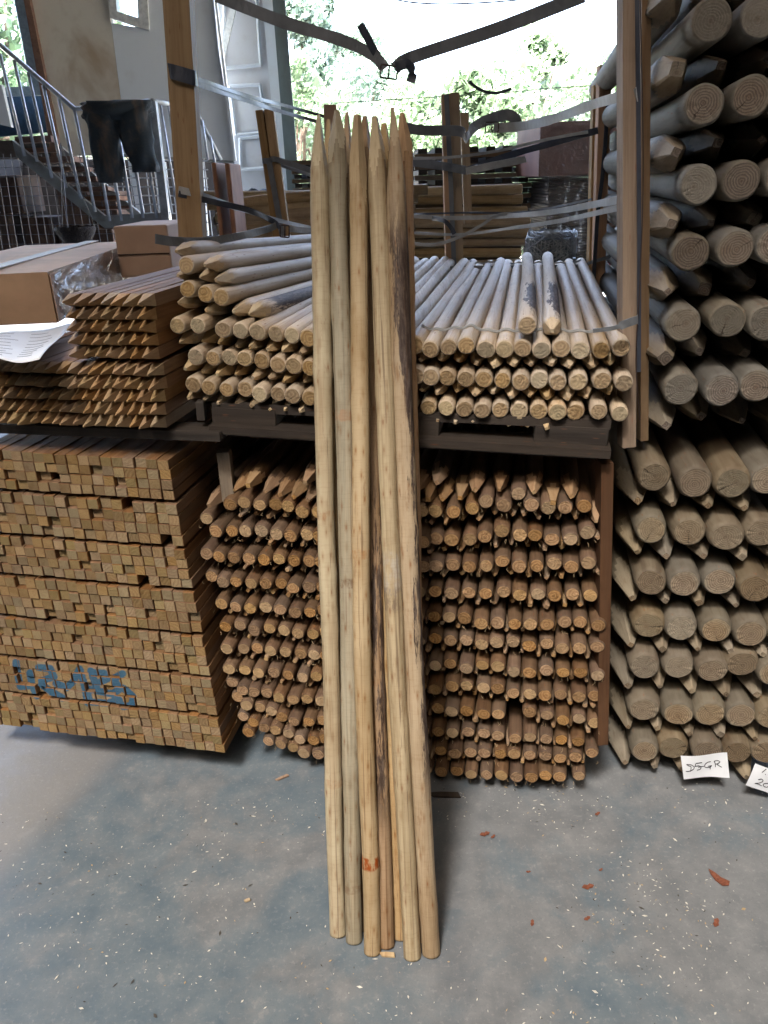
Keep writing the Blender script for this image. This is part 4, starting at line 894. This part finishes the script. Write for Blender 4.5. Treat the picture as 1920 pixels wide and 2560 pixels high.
# ------------------------------------------------------------------ background: round rails stacked sideways
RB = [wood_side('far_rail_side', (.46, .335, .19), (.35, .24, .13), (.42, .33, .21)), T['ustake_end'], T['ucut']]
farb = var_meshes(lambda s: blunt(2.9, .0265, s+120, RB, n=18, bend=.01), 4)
fard = blunt(2.9, .028, 140, [wood_side('shade_painted_rail_side', (.09, .062, .035), (.06, .04, .022), (.08, .06, .04)), T['ustake_end'], T['ucut']])  # added second layer, shade of the gaps put into a darker rail colour
rows_r = [(480,1305),(505,1306),(536,1318),(563,1325),(590,1322),(612,1316),(640,1302),(665,1302),(692,1302)]
for k, (y, xe) in enumerate(rows_r):
    pe = aty(xe, y-8, 4.7+.02*(k % 3)); d = Vector((-1, .02, .012))
    o = inst('round_rail', farb[k % 4], frame(pe, d, rnd.uniform(0, 6)) @ Matrix.Diagonal((1, .62, 1, 1))); tag(o, f'round rail lying crosswise behind the centre post, {ORD[k+1]} from the top', 'rail', 'round rails lying crosswise behind the stacks')
for k in range(8):
    pe = aty(1296+7*(k % 2), 484+26*k, 4.85); o = inst('round_rail', fard, frame(pe, Vector((-1, .02, .012)), k) @ Matrix.Diagonal((1, .62, 1, 1))); tag(o, f'added shade-coloured round rail in the second layer behind the centre post, {ORD[k+1]} from the top', 'rail', 'round rails lying crosswise behind the stacks')
for k, (y, xe) in enumerate([(508,588),(527,575),(545,570),(558,572),(580,560),(602,575)]):
    pe = aty(xe+(10 if k == 0 else 0), y, 4.2); me = (farb if k != 2 else [pointed(2.2, .031, .16, 130, RB)])[k % (4 if k != 2 else 1)]
    o = inst('round_rail', me, frame(pe, Vector((1, .05, .035)), rnd.uniform(0, 6)) @ Matrix.Diagonal((1, .33 if k != 2 else .42, 1, 1))); tag(o, f'round rail end near the pair of tall cartons, {ORD[k+1]} from the top', 'rail', 'round rail ends left of the leaning poles')

# ------------------------------------------------------------------ background: crossed timber stacks against the light
def crib(x0, x1, y0, y1, Y, label, nx=6, nrow=8, dark=T['timber_dark']):
    a = aty(x0, y0, Y); c = aty(x1, y1, Y); root = empty('timber_crib', (float((a[0]+c[0])/2), Y, 0), label, 'timber stack')
    hz = (a[2]-c[2])/nrow
    for k in range(nrow):
        zc = c[2]+hz*(k+.5)
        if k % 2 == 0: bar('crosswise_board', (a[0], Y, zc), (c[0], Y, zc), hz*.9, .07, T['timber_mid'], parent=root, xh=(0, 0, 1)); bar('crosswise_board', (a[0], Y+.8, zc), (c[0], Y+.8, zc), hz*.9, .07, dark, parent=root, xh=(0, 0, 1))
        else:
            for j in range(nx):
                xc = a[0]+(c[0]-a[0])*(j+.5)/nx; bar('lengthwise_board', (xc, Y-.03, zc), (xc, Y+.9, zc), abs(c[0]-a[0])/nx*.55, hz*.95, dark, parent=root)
    bar('post_under', (a[0]+.1, Y+.3, 0), (a[0]+.1, Y+.3, float(c[2])), .08, .08, dark, parent=root, xh=(1, 0, 0)); bar('post_under', (c[0]-.1, Y+.3, 0), (c[0]-.1, Y+.3, float(c[2])), .08, .08, dark, parent=root)
    return root
crib(1035,1325,372,520, 5.8, 'crossed timber stack against the light behind the centre post', 7, 12)
crib(727,860,402,500, 5.6, 'crossed timber stack just right of the steel column', 4, 9)

# ------------------------------------------------------------------ brown wrapped box on panels, wire roll, bright packet
pn = empty('panel_stack', aty(1430, 680, 5.2), 'tall stack of thin red-brown panels under a wrapped box', 'panels')
a = aty(1375, 430, 5.2); c = aty(1500, 690, 5.2)
mb = MB(); nb_ = 34; 
for k in range(nb_):
    zc = c[2]+(a[2]-c[2])*(k+.5)/nb_; mb.box((a[0]+.16+rnd.uniform(-.006, .006), 5.6, zc), (.33, .8, (a[2]-c[2])/nb_*.8))
mb.build('dark_panels', T['timber_dark'], pn)
mb = MB()
for k in range(nb_):
    zc = c[2]+(a[2]-c[2])*(k+.5)/nb_*.93; mb.box((a[0]+.16+.44+rnd.uniform(-.006, .006), 5.45, zc), (.52, .55, (a[2]-c[2])/nb_*.55))
mb.build('red_panels', T['timber_red'], pn)
bar('stack_band', (a[0]+.50, 5.155, float(c[2])), (a[0]+.50, 5.155, float(a[2])-.08), .03, .006, T['column'], parent=pn)
wb = carton((1352,305),(1620,432), 5.0, .8, plain('red_brown_cardboard', (.27, .13, .095), .6, nz=.1, sc=5), 'large red-brown film-wrapped box on the stack of thin panels', 'wrapped_box')
a = aty(1352, 305, 4.99); c = aty(1600, 432, 4.99); fv = []; ff = []
for i in range(31):
    for j in range(15): u, t = i/30, j/14; fv.append((a[0]+(c[0]-a[0])*u-.01, 4.985+.008*mnoise.noise(Vector((u*16+t*7, t*8, 3))), a[2]+(c[2]-a[2])*(t*1.15-.1)))
for i in range(30):
    for j in range(14): ff.append((i*15+j, (i+1)*15+j, (i+1)*15+j+1, i*15+j+1))
mk('film', fv, ff, T['film'], None, True, wb)
fv = []; ff = []; a = aty(1362, 440, 5.15); c = aty(1480, 660, 5.15)
for i in range(25):
    for j in range(25): u, t = i/24, j/24; fv.append((a[0]+(c[0]-a[0])*u+.02*mnoise.noise(Vector((t*6, 2, 1))), 5.12+.02*mnoise.noise(Vector((u*8+t*10, t*14, 7))), a[2]+(c[2]-a[2])*t))
for i in range(24):
    for j in range(24): ff.append((i*25+j, (i+1)*25+j, (i+1)*25+j+1, i*25+j+1))
mk('film', fv, ff, T['film'], None, True, pn)
wr = empty('wire_roll', aty(1372, 690, 3.9), 'upright roll of galvanised wire netting behind the top stakes', 'roll')
mb = MB(); cc = aty(1375, 640, 3.9)
for k in range(34):
    zz = cc[2]-.1+.2*rnd.random(); rr_ = rnd.uniform(.10, .125); ph = rnd.random()*6; n = 22
    mb.tube([(cc[0]+rr_*math.cos(ph+t*5.6/n), cc[1]+rr_*math.sin(ph+t*5.6/n), zz+.03*math.sin(t*.9+ph)) for t in range(n)], .0028, 4)
for k in range(40):
    t = k/40*6.283; mb.tube([(cc[0]+.12*math.cos(t), cc[1]+.12*math.sin(t), cc[2]-.25), (cc[0]+.12*math.cos(t+.05), cc[1]+.12*math.sin(t+.05), cc[2]+.08)], .0024, 4)
for k in range(26):
    r_ = .015+.1*k/26; ph = k; mb.tube([(cc[0]+r_*math.cos(ph+t*.33), cc[1]+r_*math.sin(ph+t*.33), cc[2]+.10+.012*math.sin(t+k)) for t in range(17)], .0028, 4)
mb.build('netting', T['wire'], wr)
mb = MB(); mb.tube([(cc[0], cc[1], cc[2]-.25), (cc[0], cc[1], cc[2]+.08)], .10, 20); mb.build('inner_roll', plain('netting_core', (.24, .28, .30), .6, .2), wr)
pk_ = empty('bright_packet', aty(1530, 648, 3.6), 'small packet with blue and red stripes between the right posts', 'packet')
a = aty(1516, 628, 3.6); c = aty(1552, 672, 3.6)
for k, cl in enumerate([(.75, .78, .8), (.02, .06, .3), (.75, .78, .8), (.5, .02, .05), (.7, .72, .75)]):
    mb = MB(); hh = (a[2]-c[2])/5; mb.box(((a[0]+c[0])/2, 3.63, a[2]-hh*(k+.5)), (c[0]-a[0], .06, hh*.995)); mb.build('stripe', plain('packet_stripe', cl, .5), pk_)

# ------------------------------------------------------------------ office block, stairs and wall at the back left
YO = 8.0
of = empty('office_building', aty(300, 390, YO), 'white and cream office block above the stairs at back left', 'building')
# wall pieces with two openings
slab('cream_wall', [(55,-60),(262,-60),(303,262),(308,385),(150,390),(112,250)], YO, .12, T['cream'], of)
slab('white_wall', [(278,57),(369,73),(585,403),(309,385),(304,262)], YO, .12, T['white'], of)
slab('white_wall', [(372,-60),(528,-60),(545,120),(565,250),(585,403),(369,73)], YO, .12, T['white'], of)
slab('white_wall', [(346,-60),(371,-60),(367,71),(352,44)], YO+.01, .1, T['white'], of)
wf = slab('window', [(274,30),(292,28),(345,44),(372,60),(372,76),(276,44)], YO-.03, .12, T['frame'], of)
slab('frame_side', [(262,-60),(286,-60),(292,28),(274,30)], YO-.03, .12, T['frame'], wf); slab('frame_side', [(340,-60),(364,-60),(372,60),(345,44)], YO-.03, .12, T['frame'], wf)
slab('pane', [(286,-60),(292,28),(345,44),(340,-60)], YO+.03, .008, T['glass'], wf)
gd = slab('glazed_door', [(24,-60),(50,-60),(105,238),(76,215)], YO-.02, .06, T['bluegrey'], of)
slab('door_rail', [(-60,222),(76,215),(105,238),(-60,242)], YO-.02, .06, T['bluegrey'], gd)
slab('pane', [(-60,-60),(24,-60),(74,216),(-60,226)], YO+.02, .01, T['glass'], gd)
slab('door_jamb', [(48,-60),(62,-60),(152,392),(128,396),(110,280)], YO-.06, .12, T['timber_red'], of)
slab('low_panel', [(-40,240),(108,240),(125,330),(-40,345)], YO+.2, .05, T['blue'], of)
slab('white_sill', [(-40,205),(4,212),(28,318),(-40,302)], YO-.5, .05, T['white'], of)
slab('floor_edge', [(-60,352),(120,350),(140,392),(-60,398)], YO-.05, .3, T['timber_dark'], of)
slab('corner_trim', [(529,-60),(534,-60),(590,402),(584,404)], YO-.04, .06, T['white'], of)
slab('pipe_trim', [(309,385),(586,402),(586,409),(309,392)], YO-.02, .05, T['steel'], of)
# lower storey: dark recess with mesh doors
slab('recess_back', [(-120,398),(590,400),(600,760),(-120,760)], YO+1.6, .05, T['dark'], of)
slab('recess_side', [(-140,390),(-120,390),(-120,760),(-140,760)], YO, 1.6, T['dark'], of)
slab('lower_panel', [(455,405),(505,405),(520,590),(462,590)], YO-.02, .06, T['white'], of)
slab('lower_panel', [(388,405),(412,405),(430,590),(398,590)], YO-.02, .06, T['white'], of)
slab('lower_panel', [(320,402),(335,402),(362,560),(346,560)], YO-.02, .06, T['white'], of)
cg = empty('mesh_cage', aty(350, 560, 7.9), 'white mesh gates behind the landing', 'gate')
mb = MB()
for k in range(16):
    x = 215+k*21; 
    if x < 515: mb.tube([aty(x, 395, 7.9), aty(x+22, 590, 7.9)], .006, 5)
for k in range(9): mb.tube([aty(215+k*3, 400+k*22, 7.895), aty(520, 402+k*22, 7.895)], .006, 5)
mb.build('wires', T['rail'], cg)
cg2 = empty('wire_mesh_screen', aty(100, 640, 6.9), 'dark wire mesh screen under the stairs', 'screen')
mb = MB()
for k in range(16): x = -30+k*19; mb.tube([aty(x, 385, 6.9), aty(x+52, 720, 6.9)], .0035, 4)
for k in range(14): mb.tube([aty(-60, 395+k*24, 6.895), aty(330, 392+k*24, 6.895)], .0025, 4)
mb.build('wires', T['mesh'], cg2)
cartons = [((-60,535),(50,700)), ((52,545),(138,640)), ((52,642),(138,740)), ((-20,440),(60,533)), ((140,470),(232,560)), ((140,562),(205,700)), ((207,575),(300,700)), ((230,480),(300,572))]
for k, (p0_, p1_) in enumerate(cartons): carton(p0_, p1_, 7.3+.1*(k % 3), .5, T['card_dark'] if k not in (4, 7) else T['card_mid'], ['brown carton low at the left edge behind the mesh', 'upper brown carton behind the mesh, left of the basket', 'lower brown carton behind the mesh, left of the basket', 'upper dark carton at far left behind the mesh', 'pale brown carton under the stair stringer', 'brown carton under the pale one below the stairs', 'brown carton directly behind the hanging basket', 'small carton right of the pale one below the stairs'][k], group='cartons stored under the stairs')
# stairs
YS = 6.6; YT = 7.3
sr = empty('staircase', aty(300, 560, YS), 'steel staircase with red-brown treads and landing at back left', 'stairs')
slab('stringer', [(30,350),(262,540),(424,530),(424,561),(262,571),(40,392)], YS, .05, T['steel'], sr)
slab('stringer', [(148,363),(353,535),(343,548),(150,392)], YT, .05, T['steel'], sr)
for (x0, x1, y0, y1) in [(36,145,341,357),(60,148,370,381),(95,210,392,407),(122,228,418,430),(150,247,443,455),(180,280,468,479),(208,313,491,502),(241,318,516,524)]:
    a = aty(x0, y1, YS+.03); c = aty(x1, y1, YT); tz = a[2]; th_ = (y1-y0)/F*YS
    mb = MB(); mb.poly([(a[0], YS+.05, tz), (a[0]+.28, YS+.05, tz), (c[0]+.02, YT, c[2]), (c[0]-.26, YT, c[2])], (0, 0, th_*.8)); mb.build('tread', T['timber_red'], sr)
rl = empty('handrail', aty(300, 560, YS), 'grey steel handrail with round balusters along the stairs', 'railing')
mb = MB(); mb.tube([aty(-30, 85, YS), aty(0, 112, YS), aty(186, 272, YS), aty(225, 270, YS), aty(372, 253, YS)], .018, 8); mb.build('top_rail', T['rail'], rl, True)
mb = MB(); mb.tube([aty(380, 252, YS), aty(432, 262, YS+.5), aty(490, 278, YS+.9), aty(552, 400, YS+.9)], .018, 8); mb.build('side_rail', T['steel'], rl, True)
bal = [((0,135),(62,390)),((35,150),(93,404)),((70,180),(130,445)),((108,212),(166,470)),((147,246),(202,497)),((186,274),(238,530)),((225,269),(274,552)),((258,265),(304,552)),((285,263),(331,545)),((315,260),(358,545)),((350,256),(392,546))]
for t_, b_ in bal: mb = MB(); mb.tube([aty(*b_, YS-.01), aty(*t_, YS-.005)], .0125, 8); mb.build('baluster', T['rail'], rl, True)
for t_, b_ in [((400,256),(446,532)),((420,260),(462,532)),((505,300),(520,400)),((525,340),(538,410)),((385,255),(430,532))]: mb = MB(); mb.tube([aty(*b_, YS+.4), aty(*t_, YS+.4)], .010, 8); mb.build('baluster', T['rail'], rl, True)
slab('newel_post', [(372,253),(388,253),(424,560),(405,562)], YS-.03, .07, T['rail'], rl)
# trousers over the rail
tr = empty('trousers', aty(295, 258, YS), 'dark muddy work trousers hung over the stair rail', 'trousers')
def cloth(name, secs, seed, m):
    v = []; n = 28
    for k, (xc, yc, hw, hd) in enumerate(secs):
        c_ = aty(xc, yc, YS-.06); sx = hw/F*YS
        for j in range(n):
            a_ = 2*math.pi*j/n; q = 1+.17*mnoise.noise(Vector((math.cos(a_)*2.2, math.sin(a_)*2.2, k*.55+seed)))+.09*math.sin(a_*6+k*.6+seed)
            v.append((c_[0]+sx*q*math.cos(a_), c_[1]+hd*q*math.sin(a_)+.01*math.sin(k+a_*3), c_[2]+.012*mnoise.noise(Vector((a_*2, k*.3, seed)))))
    f = [(k*n+j, k*n+(j+1) % n, (k+1)*n+(j+1) % n, (k+1)*n+j) for k in range(len(secs)-1) for j in range(n)]+[tuple(range(n))[::-1], tuple(range((len(secs)-1)*n, len(secs)*n))]
    return mk(name, v, f, m, None, True, tr)
tm = stained('muddy_cloth', (.035, .045, .05), (.16, .105, .065), 3.2, .5, .68, .9, (1, 1, .7), amt=.8)
def lerp_secs(a_, n=14):
    out = []
    for k in range(n):
        t = k/(n-1)*(len(a_)-1); i = min(int(t), len(a_)-2); u = t-i; out.append(tuple(a_[i][q]*(1-u)+a_[i+1][q]*u for q in range(4)))
    return out
cloth('trouser_leg', lerp_secs([(258,262,42,.05),(258,300,38,.06),(264,370,32,.055),(272,420,30,.05),(278,456,26,.045)]), 1, tm)
cloth('trouser_leg', lerp_secs([(330,256,42,.05),(332,300,38,.06),(345,360,34,.055),(358,400,30,.05),(368,430,28,.045)]), 5, tm)
cloth('waist', lerp_secs([(293,252,74,.06),(294,262,78,.075),(294,280,76,.07),(292,300,60,.05)], 8), 9, tm)
# hanging basket
hb = empty('hanging_basket', aty(190, 570, 6.0), 'dark hanging basket on chains below the staircase', 'basket')
cb = aty(188, 566, 6.0); mb = MB(); prof = [(.14, 0), (.145, -.02), (.12, -.07), (.08, -.12), (.03, -.15), (.0, -.155)]; n = 24
for k, (r_, zz) in enumerate(prof): pass
v = [(cb[0]+r_*math.cos(2*math.pi*j/n)*(1+.04*math.sin(j*5)), cb[1]+r_*math.sin(2*math.pi*j/n), cb[2]+zz+.006*math.sin(j*3+k)) for k, (r_, zz) in enumerate(prof) for j in range(n)]
mb.add(v, [(k*n+j, (k+1)*n+j, (k+1)*n+(j+1) % n, k*n+(j+1) % n) for k in range(len(prof)-1) for j in range(n)]); mb.build('bowl', plain('wicker', (.035, .026, .022), .9, nz=.3, sc=80, bump=.01), hb, True)
for k in range(3):
    t = k*2.1+.5; mb = MB(); mb.tube([(cb[0]+.14*math.cos(t), cb[1]+.14*math.sin(t), cb[2]), (cb[0], cb[1], cb[2]+.55)], .003, 5); mb.build('chain', T['mesh'], hb)

# wall with panelled door, brace, steel column
dw = empty('door_wall', aty(640, 500, 8.6), 'dirty white panelled wall beside the big opening', 'wall')
slab('wall_face', [(528,-60),(700,-60),(735,520),(640,560),(580,560)], 8.6, .12, T['door'], dw)
slab('edge_strip', [(650,-60),(685,-60),(728,520),(702,520)], 8.52, .08, T['white'], dw)
for q in [[(562,-30),(640,-30),(652,162),(556,172)], [(575,215),(650,212),(668,330),(590,338)], [(600,345),(668,340),(676,420),(602,424)]]:
    pts = [aty(x, y, 8.56) for x, y in q]
    mb = MB()
    for k in range(4): mb.tube([pts[k], pts[(k+1) % 4]], .018, 4)
    mb.build('panel_moulding', T['white'], dw)
bar('brace', aty(592, -20, 8.4), aty(552, 158, 8.4), .055, .03, T['frame'], 'pale diagonal brace on the panelled wall', 'brace')
cl = empty('steel_column', aty(735, 480, 8.3), 'dark grey steel column at the left side of the opening', 'column')
slab('flange', [(676,-60),(708,-60),(752,520),(722,520)], 8.3, .02, T['column'], cl)
slab('web', [(688,-60),(692,-60),(738,520),(733,520)], 8.32, .16, T['column'], cl)
slab('flange', [(676,-60),(708,-60),(752,520),(722,520)], 8.48, .02, T['column'], cl)
jk = cloth  # dark heap of sacking on the far rails
mb = MB(); c_ = aty(640, 492, 5.0); v = []
for i in range(17):
    for j in range(9):
        u, t = i/16*2-1, j/8*2-1; v.append((c_[0]+u*.17, c_[1]+t*.08, c_[2]-.03+max(0, (1-u*u)*(1-t*t))*.07*(1+.6*mnoise.noise(Vector((u*4, t*3, 2))))))
mb.add(v, [(i*9+j, (i+1)*9+j, (i+1)*9+j+1, i*9+j+1) for i in range(16) for j in range(8)]); tag(mb.build('dark_sack', plain('dark_sack', (.04, .055, .07), .6, nz=.3, sc=14), None, True), 'dark crumpled sack on the far rails left of the double post', 'sack')

# ------------------------------------------------------------------ trees outside
def tree(x, y, h, cr, nleaf, seed, m, label, lsz=.09, cz=None, trunk=True):
    rr = random.Random(seed); root = empty('tree', (x, y, 0), label, 'tree', 'trees beyond the opening')
    cz = cz or h*.62; v = []; f = []
    blobs = []
    for k in range(26):
        a_ = rr.random()*6.283; rad = cr*rr.uniform(.15, .95); zz = cz+rr.uniform(-.5, .55)*h*.62
        rad *= max(.25, 1-abs(zz-cz)/(h*.5)); blobs.append((x+rad*math.cos(a_), y+rad*math.sin(a_), zz, cr*rr.uniform(.14, .34)))
    for k in range(nleaf):
        bx_, by_, bz_, br = rr.choice(blobs); d = Vector((rr.gauss(0, 1), rr.gauss(0, 1), rr.gauss(0, .8))).normalized()*br*rr.random()**.4
        p = Vector((bx_, by_, bz_))+d; s = lsz*rr.uniform(.5, 1.3); q = Vector((rr.gauss(0, 1), rr.gauss(0, 1), rr.gauss(0, 1))).normalized(); t = q.orthogonal().normalized()*s; u = q.cross(t)*.55
        b0 = len(v); v += [p-t, p-u, p+t, p+u]; f.append((b0, b0+1, b0+2, b0+3))
    mk('crown', v, f, m, None, False, root)
    if trunk:
        mb = MB(); mb.tube([(x, y, 0), (x+.1, y, h*.3), (x-.1, y, h*.6), (x, y, h*.9)], [h*.013, h*.011, h*.007, h*.002], 10); 
        for k in range(9):
            q = blobs[k]; mb.tube([(x, y, h*(.3+.05*k)), ((x+q[0])/2, (y+q[1])/2, (h*(.3+.05*k)+q[2])/2+.2), q[:3]], [h*.008, h*.005, h*.002], 6)
        mb.build('trunk', T['bark'], root, True)
def wx(px, Y): return float(aty(px, 400, Y)[0])
tree(wx(760, 17), 17, 5.0, 1.7, 13000, 1, T['leaf2'], 'bluish birch-like tree beside the steel column, tallest in the opening', .075)
tree(wx(900, 21), 21, 4.9, 1.8, 10000, 2, T['leaf2'], 'pale tree second from the steel column, behind the leaning pole tips', .08)
tree(wx(1010, 14), 14, 2.9, 1.3, 9000, 3, T['leaf'], 'low green tree just right of the leaning pole tips', .07)
tree(wx(1190, 13), 13, 2.9, 1.5, 10000, 4, T['leaf'], 'low green tree behind the centre double post', .07)
tree(wx(1330, 16), 16, 3.9, 1.3, 8500, 5, T['leaf'], 'slender green tree near the right posts, rising highest there', .075)
tree(wx(1500, 14), 14, 3.2, 1.2, 8000, 6, T['leaf'], 'green tree behind the right posts and the wrapped box', .07)
tree(wx(760, 12.5), 12.5, 3.2, 1.2, 4000, 7, T['leaf'], 'short bright bush at the foot of the steel column', .06)
tree(wx(1350, 10.5), 10.5, 2.0, 1.0, 4500, 8, T['leaf'], 'small bush seen low between rails and panel stack', .05)
tree(wx(40, 12), 12, 5.5, 1.9, 6000, 9, T['leaf'], 'dense tree seen through the glazed door at far left', .08)
tree(wx(320, 14), 14, 5.2, 1.2, 1600, 10, T['leaf'], 'thin tree seen through the small office window', .07)

# ------------------------------------------------------------------ debris on the floor
flakes = MB(); rf = random.Random(5)
for k in range(8500):
    x = rf.uniform(-1.5, 1.6); y = rf.uniform(.45, 1.62)
    if rf.random() < .35: x, y = rf.gauss(.25, .35), rf.gauss(1.4, .12)
    if y > 1.68 or y < .4 or rf.random() > .35+1.1*mnoise.noise(Vector((x*2.6, y*2.6, 3.0))): continue
    s = rf.choice([.0009, .0012, .0015, .0019, .0024]) if rf.random() < .965 else .004; a_ = rf.random()*6.28; ar = rf.uniform(.25, .8); z0 = .0015
    t = Vector((math.cos(a_), math.sin(a_), rf.uniform(-.15, .15)))*s*1.7; u = Vector((-math.sin(a_), math.cos(a_), rf.uniform(-.2, .2)))*s*ar; p = Vector((x, y, z0+s*.2)); h_ = Vector((0, 0, .0006))
    flakes.add([p-t, p-u*1.1, p+t*.9, p+u, p-t+h_, p-u*1.1+h_, p+t*.9+h_, p+u+h_], [(3, 2, 1, 0), (4, 5, 6, 7), (0, 1, 5, 4), (1, 2, 6, 5), (2, 3, 7, 6), (3, 0, 4, 7)], rf.choice([0, 0, 0, 0, 1, 2]))
o = flakes.build('wood_chips', [plain('pale_chip', (.72, .68, .58), .8), plain('tan_chip', (.45, .33, .18), .8), plain('dark_chip', (.08, .07, .06), .8)])
tag(o, 'pale wood chips and sawdust scattered over the concrete floor', 'wood chips', kind='stuff')
lm = plain('dry_leaf', (.22, .075, .04), .6, nz=.2, sc=200)
def leaf(px, s, rot, label, pts=None, m=lm):
    c_ = atz(*px, .002); pts = pts or [(-1, 0), (-.5, .45), (.1, .35), (.4, .55), (1, .1), (.6, -.3), (.2, -.25), (-.2, -.5), (-.6, -.3)]; mb = MB(); q = []
    for (a_, b_) in pts: q.append((c_[0]+s*(a_*math.cos(rot)-b_*math.sin(rot)), c_[1]+s*(a_*math.sin(rot)+b_*math.cos(rot)), .003+.25*s*abs(a_*b_)+.1*s*abs(a_)))
    c0 = (c_[0], c_[1], .0025); v = [c0]+q+[(p[0], p[1], p[2]-.0008) for p in [c0]+q]; n = len(q)
    f = [(0, k+1, (k+1) % n+1) for k in range(n)]+[(n+1, n+1+(k+1) % n+1, n+1+k+1) for k in range(n)]+[(k+1, n+2+k, n+2+(k+1) % n, (k+1) % n+1) for k in range(n)]
    mb.add(v, f); tag(mb.build('dry_leaf', m), label, 'leaf', 'dry reddish leaves on the floor')
leaf((1793,2198), .028, -1.0, 'largest curled orange-brown leaf, far right on the floor', [(-1, .2), (-.5, .35), (.1, .4), (.8, .5), (1.0, .1), (.7, -.3), (0, -.25), (-.6, -.05)])
leaf((1470,2218), .015, .1, 'reddish leaf with notched edge near the middle right of floor')
leaf((1212,2086), .014, .2, 'reddish leaf piece on the floor just right of the poles')
leaf((1233,2092), .008, .7, 'tiny red fragment touching the leaf right of the poles')
leaf((1791,2308), .013, .9, 'pinkish leaf fragment below the largest leaf')
leaf((1468,2297), .009, .4, 'small pink fragment below the notched leaf')
leaf((1331,2308), .009, 1.2, 'small reddish fragment left of the pink fragment')
leaf((1321,2180), .006, 0, 'tiny reddish fragment between poles and notched leaf')
leaf((1494,2035), .009, .5, 'faded reddish leaf near the lower middle stack')
leaf((1502,2175), .006, .5, 'tiny faded fragment above the notched leaf')
def sliver(px, L, wd, rot, label, m=T['ucut']):
    c_ = atz(*px, .003); d = np.array([math.cos(rot), math.sin(rot), 0]); mb = MB(); nn = np.array([-d[1], d[0], 0])
    mb.poly([c_-d*L/2+nn*wd*.2, c_-d*L*.3-nn*wd/2, c_+d*L/2-nn*wd*.4, c_+d*L*.42+nn*wd*.5, c_-d*L*.1+nn*wd*.45], (0, 0, .004)); tag(mb.build('wood_sliver', m), label, 'splinter', 'loose wood slivers on the floor')
sliver((968,2388), .034, .011, -.15, 'pale wood sliver lying beside the feet of the leaning poles')
sliver((705,1945), .040, .008, .5, 'pinkish wood sliver on the floor in front of the middle stack', T['timber_pink'])
sliver((618,2252), .014, .007, .3, 'small cream wood chip on the floor left of the poles')
sliver((1110,1988), .09, .02, -.1, 'long dark board offcut on the floor below the lower middle stack', T['timber_dark'])
# splinter fluff hanging from sawn ends
fz = MB(); rz = random.Random(3)
for ri in range(12):
    for px in A(LM[ri])+B(RM[ri]):
        for q in range(2):
            if rz.random() < .45: continue
            a_ = rz.uniform(3.3, 6.1); c_ = on(*px)+ACR*RS*math.cos(a_)+np.array([0, 0, RS*math.sin(a_)])-DEEP*.002
            fz.tube([c_, c_+np.array([rz.uniform(-.004, .004), -.002, -rz.uniform(.002, .007)]), c_+np.array([rz.uniform(-.006, .006), -.004, -rz.uniform(.004, .010)])], .0004, 3)
tag(fz.build('sawn_fluff', T['ucut']), 'fine pale splinters hanging from the sawn stake ends', 'splinters', kind='stuff')
